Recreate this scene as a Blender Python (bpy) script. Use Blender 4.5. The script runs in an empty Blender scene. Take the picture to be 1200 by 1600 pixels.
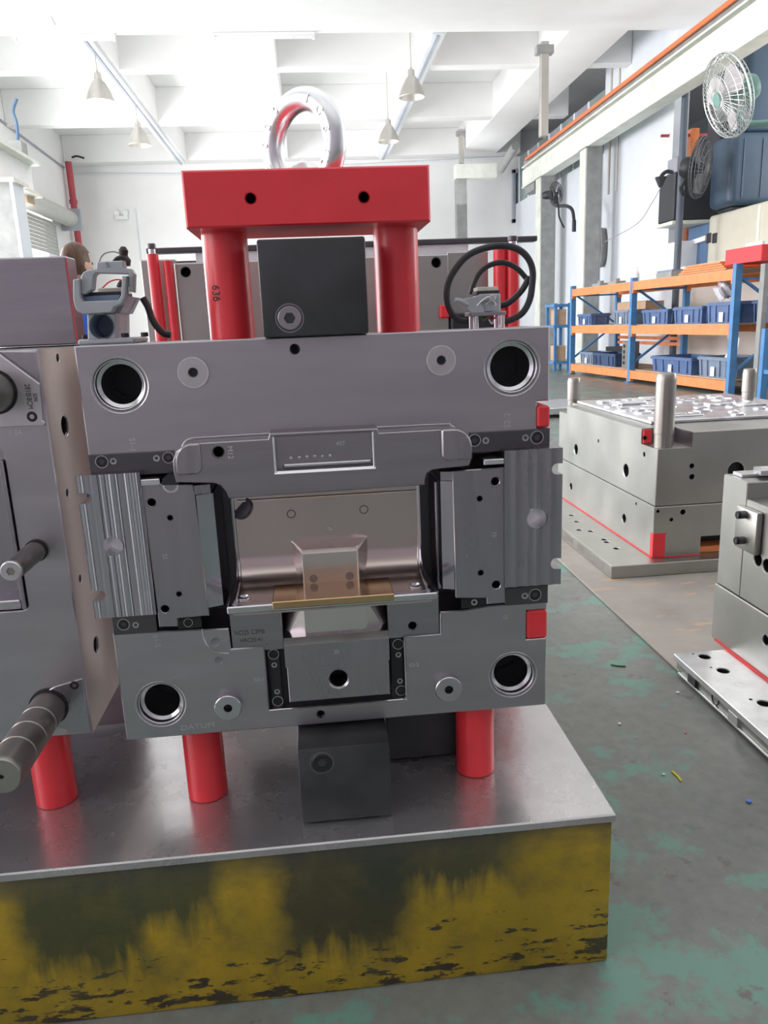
import bpy, bmesh, math, random
from mathutils import Vector, Matrix
random.seed(7)
SC = bpy.context.scene
COL = SC.collection

# ------------------------------------------------------------------ camera
CF, CPITCH, CROLL, CYAW, CH = 1193.55, .24161, -.04136, .08602, 1.2   # focal length in px of a 1200x1600 frame
FW = Vector((math.sin(CYAW)*math.cos(CPITCH), math.cos(CYAW)*math.cos(CPITCH), -math.sin(CPITCH)))
R0 = Vector((math.cos(CYAW), -math.sin(CYAW), 0)); U0 = R0.cross(FW)
RT = R0*math.cos(CROLL) + U0*math.sin(CROLL); UP = U0*math.cos(CROLL) - R0*math.sin(CROLL)
cd = bpy.data.cameras.new('camera'); cam = bpy.data.objects.new('camera', cd); COL.objects.link(cam)
cd.sensor_fit = 'VERTICAL'; cd.sensor_height = 36; cd.lens = CF/1600*36; cd.clip_start = .02; cd.clip_end = 200
m = Matrix((RT, UP, -FW)).transposed().to_4x4(); m.translation = (0, 0, CH); cam.matrix_world = m
SC.camera = cam

# ------------------------------------------------------------------ world, daylight and added fill lights, exposure
W = bpy.data.worlds.new('overcast'); SC.world = W; W.use_nodes = True
W.node_tree.nodes['Background'].inputs[0].default_value = (1, .965, 1, 1)
W.node_tree.nodes['Background'].inputs[1].default_value = 1.6
def area(name, loc, rot, sx, sy, power, col=(1, 1, 1)):
    l = bpy.data.lights.new(name, 'AREA'); l.shape = 'RECTANGLE'; l.size = sx; l.size_y = sy; l.energy = power; l.color = col
    o = bpy.data.objects.new(name, l); COL.objects.link(o); o.location = loc; o.rotation_euler = rot; return o
# area lights added: daylight at the left openings, unseen fill at right and in mid-air
area('daylight_left', (-7.3, 9.5, 3.1), (0, -math.pi/2, 0), 5.6, 9, 420, (1, .975, 1))
area('daylight_left_far', (-7.3, 19.5, 2.6), (0, -math.pi/2, 0), 4.2, 4, 450, (1, .975, 1))
area('fill_right', (13.2, 11, 4.5), (0, math.pi/2, 0), 5, 12, 450, (1, .975, 1))  # added fill light, unseen; the wall behind it has no opening
for y, pw in ((-2.5, 64), (3.2, 60), (9.0, 40), (16.9, 26), (20.2, 28), (24.8, 44)): area('upward_fill', (.6, y, 4.8), (math.pi, 0, 0), 11, 2, pw, (1, .97, .99))  # added rows without fixtures, facing up to brighten ceiling and mold fronts
SC.view_settings.view_transform = 'Standard'; SC.view_settings.look = 'None'
SC.view_settings.exposure = 1.1; SC.view_settings.gamma = 1; SC.view_settings.use_curve_mapping = False

# ------------------------------------------------------------------ measuring: a pixel of the photograph to a point on a real plane
def ray(px, py): return FW + RT*((px-600)/CF) - UP*((py-800)/CF)
def on(ax, v, px, py):
    d = ray(px, py); o = Vector((0, 0, CH)); return o + d*((v-o[ax])/d[ax])
YF = 1.277                                  # front face of the mold on the stand
def F(px, py, d=0):
    p = on(1, YF-d, px, py); return (p.x, p.z)
def C(px, py, r, d=0):
    a = F(px-r, py, d); b = F(px+r, py, d); return ((a[0]+b[0])/2, (a[1]+b[1])/2, (b[0]-a[0])/2)
def RC(x0, y0, x1, y1, d=0):                # x0, x1, z0, z1 from top left and bottom right pixel
    a = F(x0, y0, d); b = F(x1, y1, d); return (a[0], b[0], b[1], a[1])
def PY(px, py, Y): return on(1, Y, px, py)
def PX(px, py, X): return on(0, X, px, py)
def G(px, py, z=0): return on(2, z, px, py)

# ------------------------------------------------------------------ materials
def nodes(name):
    m = bpy.data.materials.new(name); m.use_nodes = True
    return m, m.node_tree.nodes, m.node_tree.links, m.node_tree.nodes['Principled BSDF']
def rgb(c): return (*c, 1)
def mat(name, col, rough=.5, metal=0, var=.12, scale=9, stretch=(1, 1, 1), bump=0, spec=.5, rvar=.1, coat=0, emit=0, alpha=1, aniso=0):
    m, N, L, P = nodes(name)
    P.inputs['Metallic'].default_value = metal; P.inputs['Specular IOR Level'].default_value = spec
    P.inputs['Coat Weight'].default_value = coat
    tc = N.new('ShaderNodeTexCoord'); mp = N.new('ShaderNodeMapping'); mp.inputs['Scale'].default_value = stretch
    L.new(tc.outputs['Object'], mp.inputs[0])
    nz = N.new('ShaderNodeTexNoise'); nz.inputs['Scale'].default_value = scale; nz.inputs['Detail'].default_value = 5
    L.new(mp.outputs[0], nz.inputs['Vector'])
    cr = N.new('ShaderNodeValToRGB'); e = cr.color_ramp.elements
    e[0].position = .3; e[1].position = .7
    e[0].color = rgb([max(0, c*(1-var)) for c in col]); e[1].color = rgb([min(1, c*(1+var)) for c in col])
    L.new(nz.outputs['Fac'], cr.inputs[0]); L.new(cr.outputs[0], P.inputs['Base Color'])
    mr = N.new('ShaderNodeMapRange'); mr.inputs['To Min'].default_value = max(.02, rough-rvar); mr.inputs['To Max'].default_value = rough+rvar
    L.new(nz.outputs['Fac'], mr.inputs['Value']); L.new(mr.outputs[0], P.inputs['Roughness'])
    if bump:
        b = N.new('ShaderNodeBump'); b.inputs['Strength'].default_value = bump; b.inputs['Distance'].default_value = .002
        L.new(nz.outputs['Fac'], b.inputs['Height']); L.new(b.outputs[0], P.inputs['Normal'])
    if emit:
        P.inputs['Emission Color'].default_value = rgb(col); P.inputs['Emission Strength'].default_value = emit
    return m
M = {}
M['steel'] = mat('ground_steel', (.45, .425, .455), .34, 1, .06, 5, (1, 1, 5), rvar=.05)
M['insert'] = mat('insert_steel', (.35, .33, .355), .30, 1, .06, 6, (1, 1, 9), rvar=.05)
M['slide'] = mat('slide_steel', (.38, .355, .385), .28, 1, .05, 6, (6, 1, 1), rvar=.04)
M['polish'] = mat('polished_steel', (.50, .475, .53), .14, 1, .04, 9, (9, 1, .6), rvar=.03)
M['core'] = mat('core_steel', (.56, .48, .455), .24, 1, .05, 7, rvar=.04)
M['boss'] = mat('polished_boss_steel', (.68, .62, .605), .24, 1, .04, 9, rvar=.04)
M['sidelit'] = mat('side_lit_steel', (.80, .75, .67), .42, 1, .12, 4, (1, 1, .4), rvar=.08)  # lighter steel: the light on the gap side put into the colour
M['sleeve'] = mat('bright_sleeve_steel', (.66, .66, .68), .25, 1, .05, 9)
M['milled'] = mat('milled_steel', (.58, .57, .60), .2, 1, .05, 10, rvar=.04)
M['dark'] = mat('dark_gib_steel', (.12, .115, .125), .42, .85, .08, 9)
M['black_shade'] = mat('black_steel_and_shade', (.05, .05, .056), .5, .7, .08, 9)  # black steel parts; in gaps and recesses, shade put into the colour
M['bore'] = mat('shaded_bore_steel', (.03, .03, .032), .55, .5, .08, 9)  # near-black: the shade inside holes put into the colour
M['rim'] = mat('bright_chamfer_steel', (.78, .78, .8), .22, 1, .03, 9)
M['black'] = mat('black_oxide', (.05, .052, .056), .42, .3, .25, 14, bump=.15)
M['screw'] = mat('black_screw', (.05, .05, .055), .35, .8, .1, 20)
M['pale'] = mat('pale_disc_steel', (.60, .58, .60), .33, 1, .05, 30)
M['red'] = mat('red_gloss_paint', (.82, .038, .052), .36, 0, .10, 8, bump=.06, coat=.25)
M['redflat'] = mat('red_paint', (.80, .04, .05), .5, 0, .1, 8)
M['bronze'] = mat('bronze', (.56, .38, .21), .17, 1, .06, 9)
M['zinc'] = mat('zinc_plate', (.85, .87, .9), .3, 1, .05, 12)
M['conn'] = mat('grey_cast_housing', (.42, .45, .48), .45, .1, .05, 20)
M['conn2'] = mat('light_grey_insulator', (.62, .6, .53), .5, 0, .05, 20)
M['rubber'] = mat('black_rubber', (.03, .03, .034), .5, 0, .1, 20)
M['wire_red'] = mat('red_wire', (.6, .05, .04), .5); M['wire_white'] = mat('white_wire', (.75, .78, .8), .5)
M['blue'] = mat('blue_rack_paint', (.075, .24, .50), .45, 0, .12, 8)
M['orange'] = mat('orange_rack_paint', (.83, .27, .09), .5, 0, .12, 8)
M['bin'] = mat('blue_plastic', (.085, .15, .31), .45, 0, .12, 8)
M['binin'] = mat('dark_blue_plastic', (.035, .07, .16), .5, 0, .15, 8)
M['bingrey'] = mat('grey_blue_plastic', (.18, .24, .33), .5, 0, .12, 8)
M['carton'] = mat('brown_carton', (.55, .38, .24), .8, 0, .1, 8)
M['paper'] = mat('white_paper', (.85, .84, .9), .8)
M['cream'] = mat('cream_enamel', (.62, .60, .50), .5, 0, .04, 4)
M['machblue'] = mat('blue_enamel', (.09, .17, .30), .45, 0, .08, 4)
M['navy'] = mat('navy_plastic_drum', (.045, .08, .125), .45, 0, .12, 4)
M['slate'] = mat('slate_blue_paint', (.09, .115, .15), .5, 0, .1, 5)
M['machdark'] = mat('dark_guard', (.03, .034, .042), .5, 0, .12, 4)
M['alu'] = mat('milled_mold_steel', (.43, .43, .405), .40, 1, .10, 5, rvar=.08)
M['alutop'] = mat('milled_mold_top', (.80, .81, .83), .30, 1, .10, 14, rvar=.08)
M['pin'] = mat('oiled_pin_steel', (.36, .34, .31), .38, 1, .12, 9, (1, 1, .4))
M['wall'] = mat('white_wall_paint', (.86, .86, .85), .8, 0, .02, 2)
M['wallb'] = mat('bluish_white_paint', (.78, .82, .87), .8, 0, .03, 2)
M['lowwall'] = mat('cream_wall_paint', (.76, .72, .66), .8, 0, .03, 2)
M['rearwall'] = mat('grey_rear_wall', (.42, .375, .42), .8, 0, .1, .6)
M['girder'] = mat('grey_green_girder_paint', (.74, .77, .70), .55, 0, .10, 3)
M['girderd'] = mat('worn_grey_post_paint', (.30, .31, .30), .55, 0, .15, 5)
M['conductor'] = mat('orange_conductor', (.75, .19, .06), .45, 0, .1, 5)
M['pipe'] = mat('red_pipe_paint', (.47, .07, .09), .5, 0, .1, 5)
M['shutter'] = mat('grey_shutter', (.52, .52, .48), .5, .2, .06, 5)
M['wood'] = mat('plywood', (.5, .38, .27), .7, 0, .15, 5, (1, 6, 1))
M['glass_dim'] = mat('dim_window_glass', (.26, .33, .33), .12, 0, .2, 1)
M['winpanel'] = mat('grey_window_panel', (.36, .38, .43), .4, 0, .15, 1)
M['lampmetal'] = mat('lamp_shade_metal', (.52, .5, .46), .4, .6, .05, 5)
M['tube'] = mat('fluorescent_tube', (.85, .85, .88), .4)
M['fan_green'] = mat('fan_green_plastic', (.16, .33, .28), .45, 0, .05, 9)
M['fan_grille'] = mat('fan_grille_wire', (.55, .58, .56), .35, .7, .05, 9)
M['fan_dark'] = mat('dark_fan_wire', (.07, .075, .08), .5, .3)
M['fan_blade'] = mat('fan_blade_plastic', (.62, .58, .6), .35, 0)
M['skin'] = mat('skin', (.72, .45, .35), .55, 0, .04, 20)
M['hair'] = mat('brown_hair', (.10, .05, .025), .45, 0, .5, 60, (1, 1, .2))
M['shirt'] = mat('blue_shirt', (.03, .12, .55), .8, 0, .08, 20)
M['trouser'] = mat('dark_trousers', (.03, .035, .05), .8)
M['yellow'] = mat('yellow_plastic', (.8, .68, .03), .5); M['green'] = mat('green_plastic', (.05, .22, .06), .5)
M['offwhite'] = mat('off_white_scrap', (.75, .74, .7), .7); M['bluebit'] = mat('blue_scrap', (.1, .25, .7), .6); M['pink'] = mat('pink_scrap', (.8, .12, .2), .6)
M['bulb'] = mat('lit_bulb', (1, .98, .94), .5, emit=22)
M['bulb_dim'] = mat('dim_bulb', (1, .98, .94), .5, emit=1.2)
M['engrave'] = mat('stamped_mark', (.68, .68, .7), .35, 1); M['darkmark'] = mat('dark_stamped_mark', (.09, .085, .085), .5, .6)
M['sheet'] = None

def ramp(N, L, src, stops):
    cr = N.new('ShaderNodeValToRGB'); e = cr.color_ramp.elements
    while len(e) < len(stops): e.new(.5)
    for k, (p, c) in enumerate(stops): e[k].position = p; e[k].color = rgb(c) if len(c) == 3 else c
    L.new(src, cr.inputs[0]); return cr.outputs[0]
def noise(N, L, vec, scale, detail=6, rough=.6):
    n = N.new('ShaderNodeTexNoise'); n.inputs['Scale'].default_value = scale; n.inputs['Detail'].default_value = detail
    n.inputs['Roughness'].default_value = rough; L.new(vec, n.inputs['Vector']); return n.outputs['Fac']
def mixc(N, L, fac, a, b):
    x = N.new('ShaderNodeMix'); x.data_type = 'RGBA'
    for s, v in ((0, fac), (6, a), (7, b)):
        if isinstance(v, tuple): x.inputs[s].default_value = rgb(v)
        elif isinstance(v, float): x.inputs[s].default_value = v
        else: L.new(v, x.inputs[s])
    return x.outputs[2]
def mth(N, L, op, a, b=0.0):
    x = N.new('ShaderNodeMath'); x.operation = op
    for s, v in ((0, a), (1, b)):
        if isinstance(v, (int, float)): x.inputs[s].default_value = v
        else: L.new(v, x.inputs[s])
    return x.outputs[0]
def mapped(N, L, s):
    tc = N.new('ShaderNodeTexCoord'); mp = N.new('ShaderNodeMapping'); mp.inputs['Scale'].default_value = s
    L.new(tc.outputs['Object'], mp.inputs[0]); return mp.outputs[0]

def floor_mat():
    m, N, L, P = nodes('worn_green_floor_paint')
    v = mapped(N, L, (1, 1, 1))
    base = ramp(N, L, noise(N, L, v, 1.1), [(.3, (.165, .175, .165)), (.7, (.225, .235, .215))])
    fine = ramp(N, L, noise(N, L, v, 26, 8), [(.35, (.14, .15, .14)), (.65, (.24, .25, .23))])
    base = mixc(N, L, .4, base, fine)
    n = mth(N, L, 'ADD', mth(N, L, 'MULTIPLY', noise(N, L, v, 4.2, 10, .68), .8), mth(N, L, 'MULTIPLY', noise(N, L, v, .9, 2), .35))
    pm = ramp(N, L, n, [(.59, (0, 0, 0)), (.64, (1, 1, 1))])
    col = mixc(N, L, pm, base, (.15, .295, .245))
    n2 = ramp(N, L, noise(N, L, v, 9, 8, .7), [(.60, (0, 0, 0)), (.66, (1, 1, 1))])
    col = mixc(N, L, n2, col, (.15, .13, .12))
    L.new(col, P.inputs['Base Color'])
    rr = ramp(N, L, noise(N, L, v, 3, 5), [(.3, (.26, .26, .26)), (.7, (.5, .5, .5))]); L.new(rr, P.inputs['Roughness'])
    b = N.new('ShaderNodeBump'); b.inputs['Strength'].default_value = .12; b.inputs['Distance'].default_value = .003
    L.new(n, b.inputs['Height']); L.new(b.outputs[0], P.inputs['Normal'])
    return m
def yellow_mat():
    m, N, L, P = nodes('stained_yellow_paint')
    tc = N.new('ShaderNodeTexCoord'); sx = N.new('ShaderNodeSeparateXYZ'); L.new(tc.outputs['Object'], sx.inputs[0])
    v = mapped(N, L, (1, 1, 1)); vs = mapped(N, L, (9, 9, 1.2)); vh = mapped(N, L, (1, 1, 3.2))
    base = ramp(N, L, noise(N, L, v, 5), [(.3, (.30, .215, .012)), (.7, (.46, .32, .02))])
    streak = noise(N, L, vs, 5, 6)
    # two broad oil runs that start under the plate, each with its own length
    nv = mth(N, L, 'SUBTRACT', noise(N, L, v, 8, 6, .65), .5)
    def run(c, w, zend):
        d = mth(N, L, 'ABSOLUTE', mth(N, L, 'SUBTRACT', sx.outputs[0], c))
        a = mth(N, L, 'ADD', mth(N, L, 'MULTIPLY', mth(N, L, 'SUBTRACT', 1.0, mth(N, L, 'DIVIDE', d, w)), 2.2), mth(N, L, 'MULTIPLY', nv, 1.6))
        h = mth(N, L, 'ADD', mth(N, L, 'SUBTRACT', sx.outputs[2], zend), mth(N, L, 'ADD', mth(N, L, 'MULTIPLY', mth(N, L, 'SUBTRACT', streak, .5), .16), mth(N, L, 'MULTIPLY', nv, .10)))
        k = mth(N, L, 'MINIMUM', a, mth(N, L, 'MULTIPLY', h, 12.0))
        return ramp(N, L, k, [(.10, (0, 0, 0)), (.85, (.92, .92, .92))])
    dark = (.030, .036, .024)
    col = mixc(N, L, run(-.46, .13, .08), base, (.035, .05, .022))
    col = mixc(N, L, run(-.30, .10, .15), col, (.04, .055, .025))
    col = mixc(N, L, run(.0, .15, .045), col, dark)
    col = mixc(N, L, run(.17, .17, .165), col, (.035, .045, .028))
    col = mixc(N, L, run(-.9, .28, .15), col, (.035, .05, .022))
    top = mth(N, L, 'ADD', sx.outputs[2], mth(N, L, 'MULTIPLY', mth(N, L, 'SUBTRACT', noise(N, L, vh, 9, 6), .5), .12))
    col = mixc(N, L, ramp(N, L, top, [(.255, (0, 0, 0)), (.305, (.7, .7, .7))]), col, (.06, .06, .05))
    low = mth(N, L, 'SUBTRACT', noise(N, L, vh, 16, 8, .65), mth(N, L, 'MULTIPLY', sx.outputs[2], .9))
    col = mixc(N, L, ramp(N, L, low, [(.50, (0, 0, 0)), (.53, (1, 1, 1))]), col, (.045, .035, .022))
    grime = ramp(N, L, noise(N, L, v, 14, 7, .7), [(.45, (0, 0, 0)), (.75, (.7, .7, .7))])
    col = mixc(N, L, grime, col, (.12, .11, .03))
    L.new(col, P.inputs['Base Color']); P.inputs['Roughness'].default_value = .5
    b = N.new('ShaderNodeBump'); b.inputs['Strength'].default_value = .3; b.inputs['Distance'].default_value = .004
    L.new(low, b.inputs['Height']); L.new(b.outputs[0], P.inputs['Normal'])
    return m
def sheet_mat():
    m, N, L, P = nodes('dirty_brown_board')
    v = mapped(N, L, (1, 1, 1)); vs = mapped(N, L, (1, 4, 1))
    base = ramp(N, L, noise(N, L, v, 3), [(.3, (.30, .275, .25)), (.7, (.42, .385, .345))])
    t = ramp(N, L, noise(N, L, vs, 3.3, 6), [(.61, (0, 0, 0)), (.64, (1, 1, 1))])
    L.new(mixc(N, L, t, base, (.52, .36, .24)), P.inputs['Base Color']); P.inputs['Roughness'].default_value = .6
    return m
def table_mat():
    m, N, L, P = nodes('scuffed_table_steel')
    v = mapped(N, L, (1, 1, 1))
    c = ramp(N, L, noise(N, L, v, 7, 7), [(.3, (.50, .49, .50)), (.7, (.62, .61, .62))])
    P.inputs['Metallic'].default_value = .8
    r = ramp(N, L, noise(N, L, v, 11, 8, .65), [(.3, (.22, .22, .22)), (.72, (.31, .31, .31))])
    vo = N.new('ShaderNodeTexVoronoi'); vo.inputs['Scale'].default_value = 38; L.new(v, vo.inputs['Vector'])
    b = N.new('ShaderNodeBump'); b.inputs['Strength'].default_value = .10; b.inputs['Distance'].default_value = .002
    L.new(vo.outputs['Distance'], b.inputs['Height']); L.new(b.outputs[0], P.inputs['Normal'])
    L.new(c, P.inputs['Base Color']); L.new(r, P.inputs['Roughness']); return m
M['floor'] = floor_mat(); M['yellowpaint'] = yellow_mat(); M['sheet'] = sheet_mat(); M['table'] = table_mat()

# ------------------------------------------------------------------ mesh builders (world coordinates)
def finish(me, mt, ang=35):
    me.materials.append(M[mt] if isinstance(mt, str) else mt)
    for p in me.polygons: p.use_smooth = True
    me.set_sharp_from_angle(angle=math.radians(ang))
def link(name, me, parent=None, kind=None, label=None):
    o = bpy.data.objects.new(name, me); COL.objects.link(o)
    if parent:
        o.parent = parent
        if parent.type == 'EMPTY': o.location = -parent.location
    if kind: o['kind'] = kind
    if label: o['label'] = label
    return o
class B:
    def __init__(s): s.bm = bmesh.new()
    def box(s, x0, x1, y0, y1, z0, z1, bev=0, seg=1):
        t = bmesh.new()
        bmesh.ops.create_cube(t, size=1, matrix=Matrix.Translation(((x0+x1)/2, (y0+y1)/2, (z0+z1)/2)) @ Matrix.Diagonal((abs(x1-x0), abs(y1-y0), abs(z1-z0), 1)))
        if bev: bmesh.ops.bevel(t, geom=t.edges[:], offset=bev, segments=seg, profile=.5, affect='EDGES')
        return s.merge(t)
    def merge(s, t, mx=None):
        me = bpy.data.meshes.new('t'); t.to_mesh(me); t.free()
        if mx: me.transform(mx)
        s.bm.from_mesh(me); bpy.data.meshes.remove(me); return s
    def lathe(s, o, axis, prof, n=32):      # prof: (radius, height along axis)
        a = Vector(axis).normalized(); u = a.orthogonal().normalized()
        if abs(a.y) > .9: u = Vector((1, 0, 0))
        v = a.cross(u); o = Vector(o); rings = []
        for r, h in prof:
            if r <= 1e-6: rings.append([s.bm.verts.new(o+a*h)])
            else: rings.append([s.bm.verts.new(o+a*h+(u*math.cos(2*math.pi*k/n)+v*math.sin(2*math.pi*k/n))*r) for k in range(n)])
        for A, D in zip(rings, rings[1:]):
            for k in range(n):
                q = [A[k % len(A)], A[(k+1) % len(A)], D[(k+1) % len(D)], D[k % len(D)]]
                q = list(dict.fromkeys(q))
                if len(q) > 2: s.bm.faces.new(q)
        return s
    def cyl(s, p0, p1, r, r1=None, n=24, bev=0):
        p0 = Vector(p0); p1 = Vector(p1); h = (p1-p0).length; r1 = r if r1 is None else r1
        prof = [(0, 0), (r-bev, 0), (r, bev), (r1, h-bev), (r1-bev, h), (0, h)] if bev else [(0, 0), (r, 0), (r1, h), (0, h)]
        return s.lathe(p0, p1-p0, prof, n)
    def prism(s, poly, f0, f1):             # poly in 2D; f0, f1 place a 2D point on the two ends
        a = [s.bm.verts.new(f0(*p)) for p in poly]; b = [s.bm.verts.new(f1(*p)) for p in poly]
        s.bm.faces.new(a); s.bm.faces.new(b[::-1])
        for k in range(len(a)): s.bm.faces.new((a[k], b[k], b[(k+1) % len(b)], a[(k+1) % len(a)]))
        return s
    def hull(s, pts):
        t = bmesh.new(); vs = [t.verts.new(p) for p in pts]; r = bmesh.ops.convex_hull(t, input=vs)
        for v in [v for v in t.verts if not v.link_faces]: t.verts.remove(v)
        return s.merge(t)
    def beam(s, p0, p1, w, h, up=(0, 0, 1)):
        p0 = Vector(p0); p1 = Vector(p1); a = (p1-p0).normalized(); x = a.cross(Vector(up)).normalized(); z = x.cross(a)
        q = [(-w/2, -h/2), (w/2, -h/2), (w/2, h/2), (-w/2, h/2)]
        return s.prism(q, lambda i, j: p0+x*i+z*j, lambda i, j: p1+x*i+z*j)
    def tube(s, pts, r, n=8, cyc=False):
        pts = [Vector(p) for p in pts]; N = len(pts); rings = []; u = None
        for k in range(N):
            t = (pts[(k+1) % N]-pts[k-1]) if cyc or 0 < k < N-1 else (pts[1]-pts[0] if k == 0 else pts[-1]-pts[-2])
            t.normalize()
            u = t.orthogonal().normalized() if u is None else (u-t*u.dot(t)).normalized()
            v = t.cross(u)
            rings.append([s.bm.verts.new(pts[k]+(u*math.cos(2*math.pi*i/n)+v*math.sin(2*math.pi*i/n))*r) for i in range(n)])
        for k in range(N if cyc else N-1):
            A = rings[k]; D = rings[(k+1) % N]
            for i in range(n): s.bm.faces.new((A[i], A[(i+1) % n], D[(i+1) % n], D[i]))
        if not cyc: s.bm.faces.new(rings[0][::-1]); s.bm.faces.new(rings[-1])
        return s
    def mesh(s, mt, mx=None, ang=35):
        bmesh.ops.recalc_face_normals(s.bm, faces=s.bm.faces[:])
        me = bpy.data.meshes.new('m'); s.bm.to_mesh(me); s.bm.free()
        if mx: me.transform(mx)
        finish(me, mt, ang); return me
    def obj(s, name, mt, parent=None, kind=None, label=None, mx=None, ang=35):
        return link(name, s.mesh(mt, mx, ang), parent, kind, label)
def smooth(pts, n=6):                        # Catmull-Rom
    P = [Vector(p) for p in pts]; P = [P[0]*2-P[1]] + P + [P[-1]*2-P[-2]]; out = []
    for i in range(1, len(P)-2):
        for k in range(n):
            t = k/n; a, b, c, d = P[i-1:i+3]
            out.append(.5*((2*b)+(c-a)*t+(2*a-5*b+4*c-d)*t*t+(3*b-3*c+d-a)*t**3))
    return out+[P[-2]]
def circ(x, z, r, n=36): return [(x+r*math.cos(2*math.pi*k/n), z+r*math.sin(2*math.pi*k/n)) for k in range(n)]
def rr(x0, x1, z0, z1, bl=0, br=0, tr=0, tl=0, n=7):   # rectangle with rounded corners
    out = []
    for cx, cz, r, a0 in ((x0, z0, bl, 180), (x1, z0, br, 270), (x1, z1, tr, 0), (x0, z1, tl, 90)):
        if not r: out.append((cx, cz)); continue
        ox = cx+r if cx == x0 else cx-r; oz = cz+r if cz == z0 else cz-r
        out += [(ox+r*math.cos(math.radians(a0+90*k/n)), oz+r*math.sin(math.radians(a0+90*k/n))) for k in range(n+1)]
    return out
def plate_mesh(outline, holes, yf, t, mt, bev=.0015):  # flat plate in XZ with real holes and a bevelled rim; front at yf, thickness t
    c = bpy.data.curves.new('t', 'CURVE'); c.dimensions = '2D'; c.fill_mode = 'BOTH'
    c.extrude = t/2-bev; c.bevel_depth = bev; c.bevel_resolution = 0; c.offset = -bev
    for poly in [outline]+list(holes):
        sp = c.splines.new('POLY'); sp.points.add(len(poly)-1); sp.use_cyclic_u = True
        for q, (x, z) in zip(sp.points, poly): q.co = (x, z, 0, 1)
    o = bpy.data.objects.new('t', c); me = bpy.data.meshes.new_from_object(o)
    bpy.data.objects.remove(o); bpy.data.curves.remove(c)
    me.transform(Matrix.Translation((0, yf+t/2, 0)) @ Matrix.Rotation(math.pi/2, 4, 'X'))
    me.materials.clear(); finish(me, mt, 25); return me
def plate(name, outline, holes, d, t, mt, parent, bev=.0015, kind=None, label=None):
    return link(name, plate_mesh(outline, holes, YF-d, t, mt, bev), parent, kind, label)
def text(s, size, x, y, z, rot, mt, parent, ext=.0004, axis='Y', name='stamped_text', sx=1):
    c = bpy.data.curves.new('t', 'FONT'); c.body = s; c.size = size; c.extrude = ext; c.align_x = 'CENTER'; c.align_y = 'CENTER'
    o = bpy.data.objects.new('t', c); me = bpy.data.meshes.new_from_object(o)
    bpy.data.objects.remove(o); bpy.data.curves.remove(c)
    R = Matrix.Rotation(math.pi/2, 4, 'X')
    if axis == 'X': R = Matrix.Rotation(-math.pi/2, 4, 'Z') @ R
    me.transform(Matrix.Translation((x, y, z)) @ R @ Matrix.Rotation(math.radians(rot), 4, 'Z') @ Matrix.Diagonal((sx, 1, 1, 1)))
    me.materials.clear(); finish(me, mt); return link(name, me, parent, 'stuff')
def boolean(o, cutter):
    md = o.modifiers.new('b', 'BOOLEAN'); md.object = cutter; md.operation = 'DIFFERENCE'; md.solver = 'EXACT'
    bpy.context.view_layer.update(); dg = bpy.context.evaluated_depsgraph_get()
    me = bpy.data.meshes.new_from_object(o.evaluated_get(dg)); o.modifiers.clear(); o.data = me
    bpy.data.objects.remove(cutter); me.set_sharp_from_angle(angle=math.radians(30))
def thing(name, label, cat, loc=(0, 0, 0), group=None):
    o = bpy.data.objects.new(name, None); COL.objects.link(o); o.location = loc; o.empty_display_size = .05
    return tag(o, label, cat, group)
def tag(o, label, cat, group=None):
    o['label'] = label; o['category'] = cat
    if group: o['group'] = group
    return o
def struct(o): o['kind'] = 'structure'; return o
def dup(root, loc, rotz=0, label=None):
    r = root.copy(); COL.objects.link(r); r.location = loc; r.rotation_euler = (0, 0, rotz)
    if label: r['label'] = label
    for ch in list(root.children):
        c = ch.copy(); COL.objects.link(c); c.parent = r
        for g in ch.children:
            d = g.copy(); COL.objects.link(d); d.parent = c
    return r
def screw(x, z, r, d, parent, name='socket_screw', mt='screw', proud=.001, axis=(0, -1, 0), pos=None, hx=.5):
    # round head with a hexagonal socket
    b = B(); n = 24; a = Vector(axis); o = Vector(pos) if pos else Vector((x, YF-d, z))
    u = Vector((1, 0, 0)) if abs(a.y) > .9 else a.orthogonal().normalized(); v = a.cross(u)
    def ring(rad, h, hexa=False):
        out = []
        for k in range(n):
            t = 2*math.pi*k/n; q = rad
            if hexa:
                w = (t % (math.pi/3))-math.pi/6; q = rad*math.cos(math.pi/6)/math.cos(w)
            out.append(b.bm.verts.new(o+a*h+(u*math.cos(t)+v*math.sin(t))*q))
        return out
    R = [ring(r, -r*.6), ring(r, proud-r*.12), ring(r*.88, proud), ring(r*hx, proud, True), ring(r*hx, proud-r*.8, True), ring(r*hx*.2, proud-r*.8, True)]
    for A, D in zip(R, R[1:]):
        for k in range(n): b.bm.faces.new((A[k], A[(k+1) % n], D[(k+1) % n], D[k]))
    b.bm.faces.new(R[-1])
    return b.obj(name, mt, parent)
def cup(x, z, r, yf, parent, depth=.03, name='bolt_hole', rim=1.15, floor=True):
    # liner of a bored hole: bright chamfer at the mouth, wall and bottom darkened for the shade inside
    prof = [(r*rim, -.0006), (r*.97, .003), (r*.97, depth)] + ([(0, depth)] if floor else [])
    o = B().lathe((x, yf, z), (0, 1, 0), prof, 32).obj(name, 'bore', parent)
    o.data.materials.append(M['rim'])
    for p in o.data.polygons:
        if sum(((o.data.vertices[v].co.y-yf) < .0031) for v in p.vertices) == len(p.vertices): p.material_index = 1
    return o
def bored(name, outline, bores, d, t, mt, parent, bev=.0015, holes=(), label=None, hname='bolt_hole'):
    # plate with bored holes; bores: (x, z, r[, depth])
    pl = plate(name, outline, [circ(b[0], b[1], b[2]) for b in bores]+list(holes), d, t, mt, parent, bev, None, label)
    for b in bores: cup(b[0], b[1], b[2], YF-d, pl, b[3] if len(b) > 3 else .03, hname)
    return pl
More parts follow.
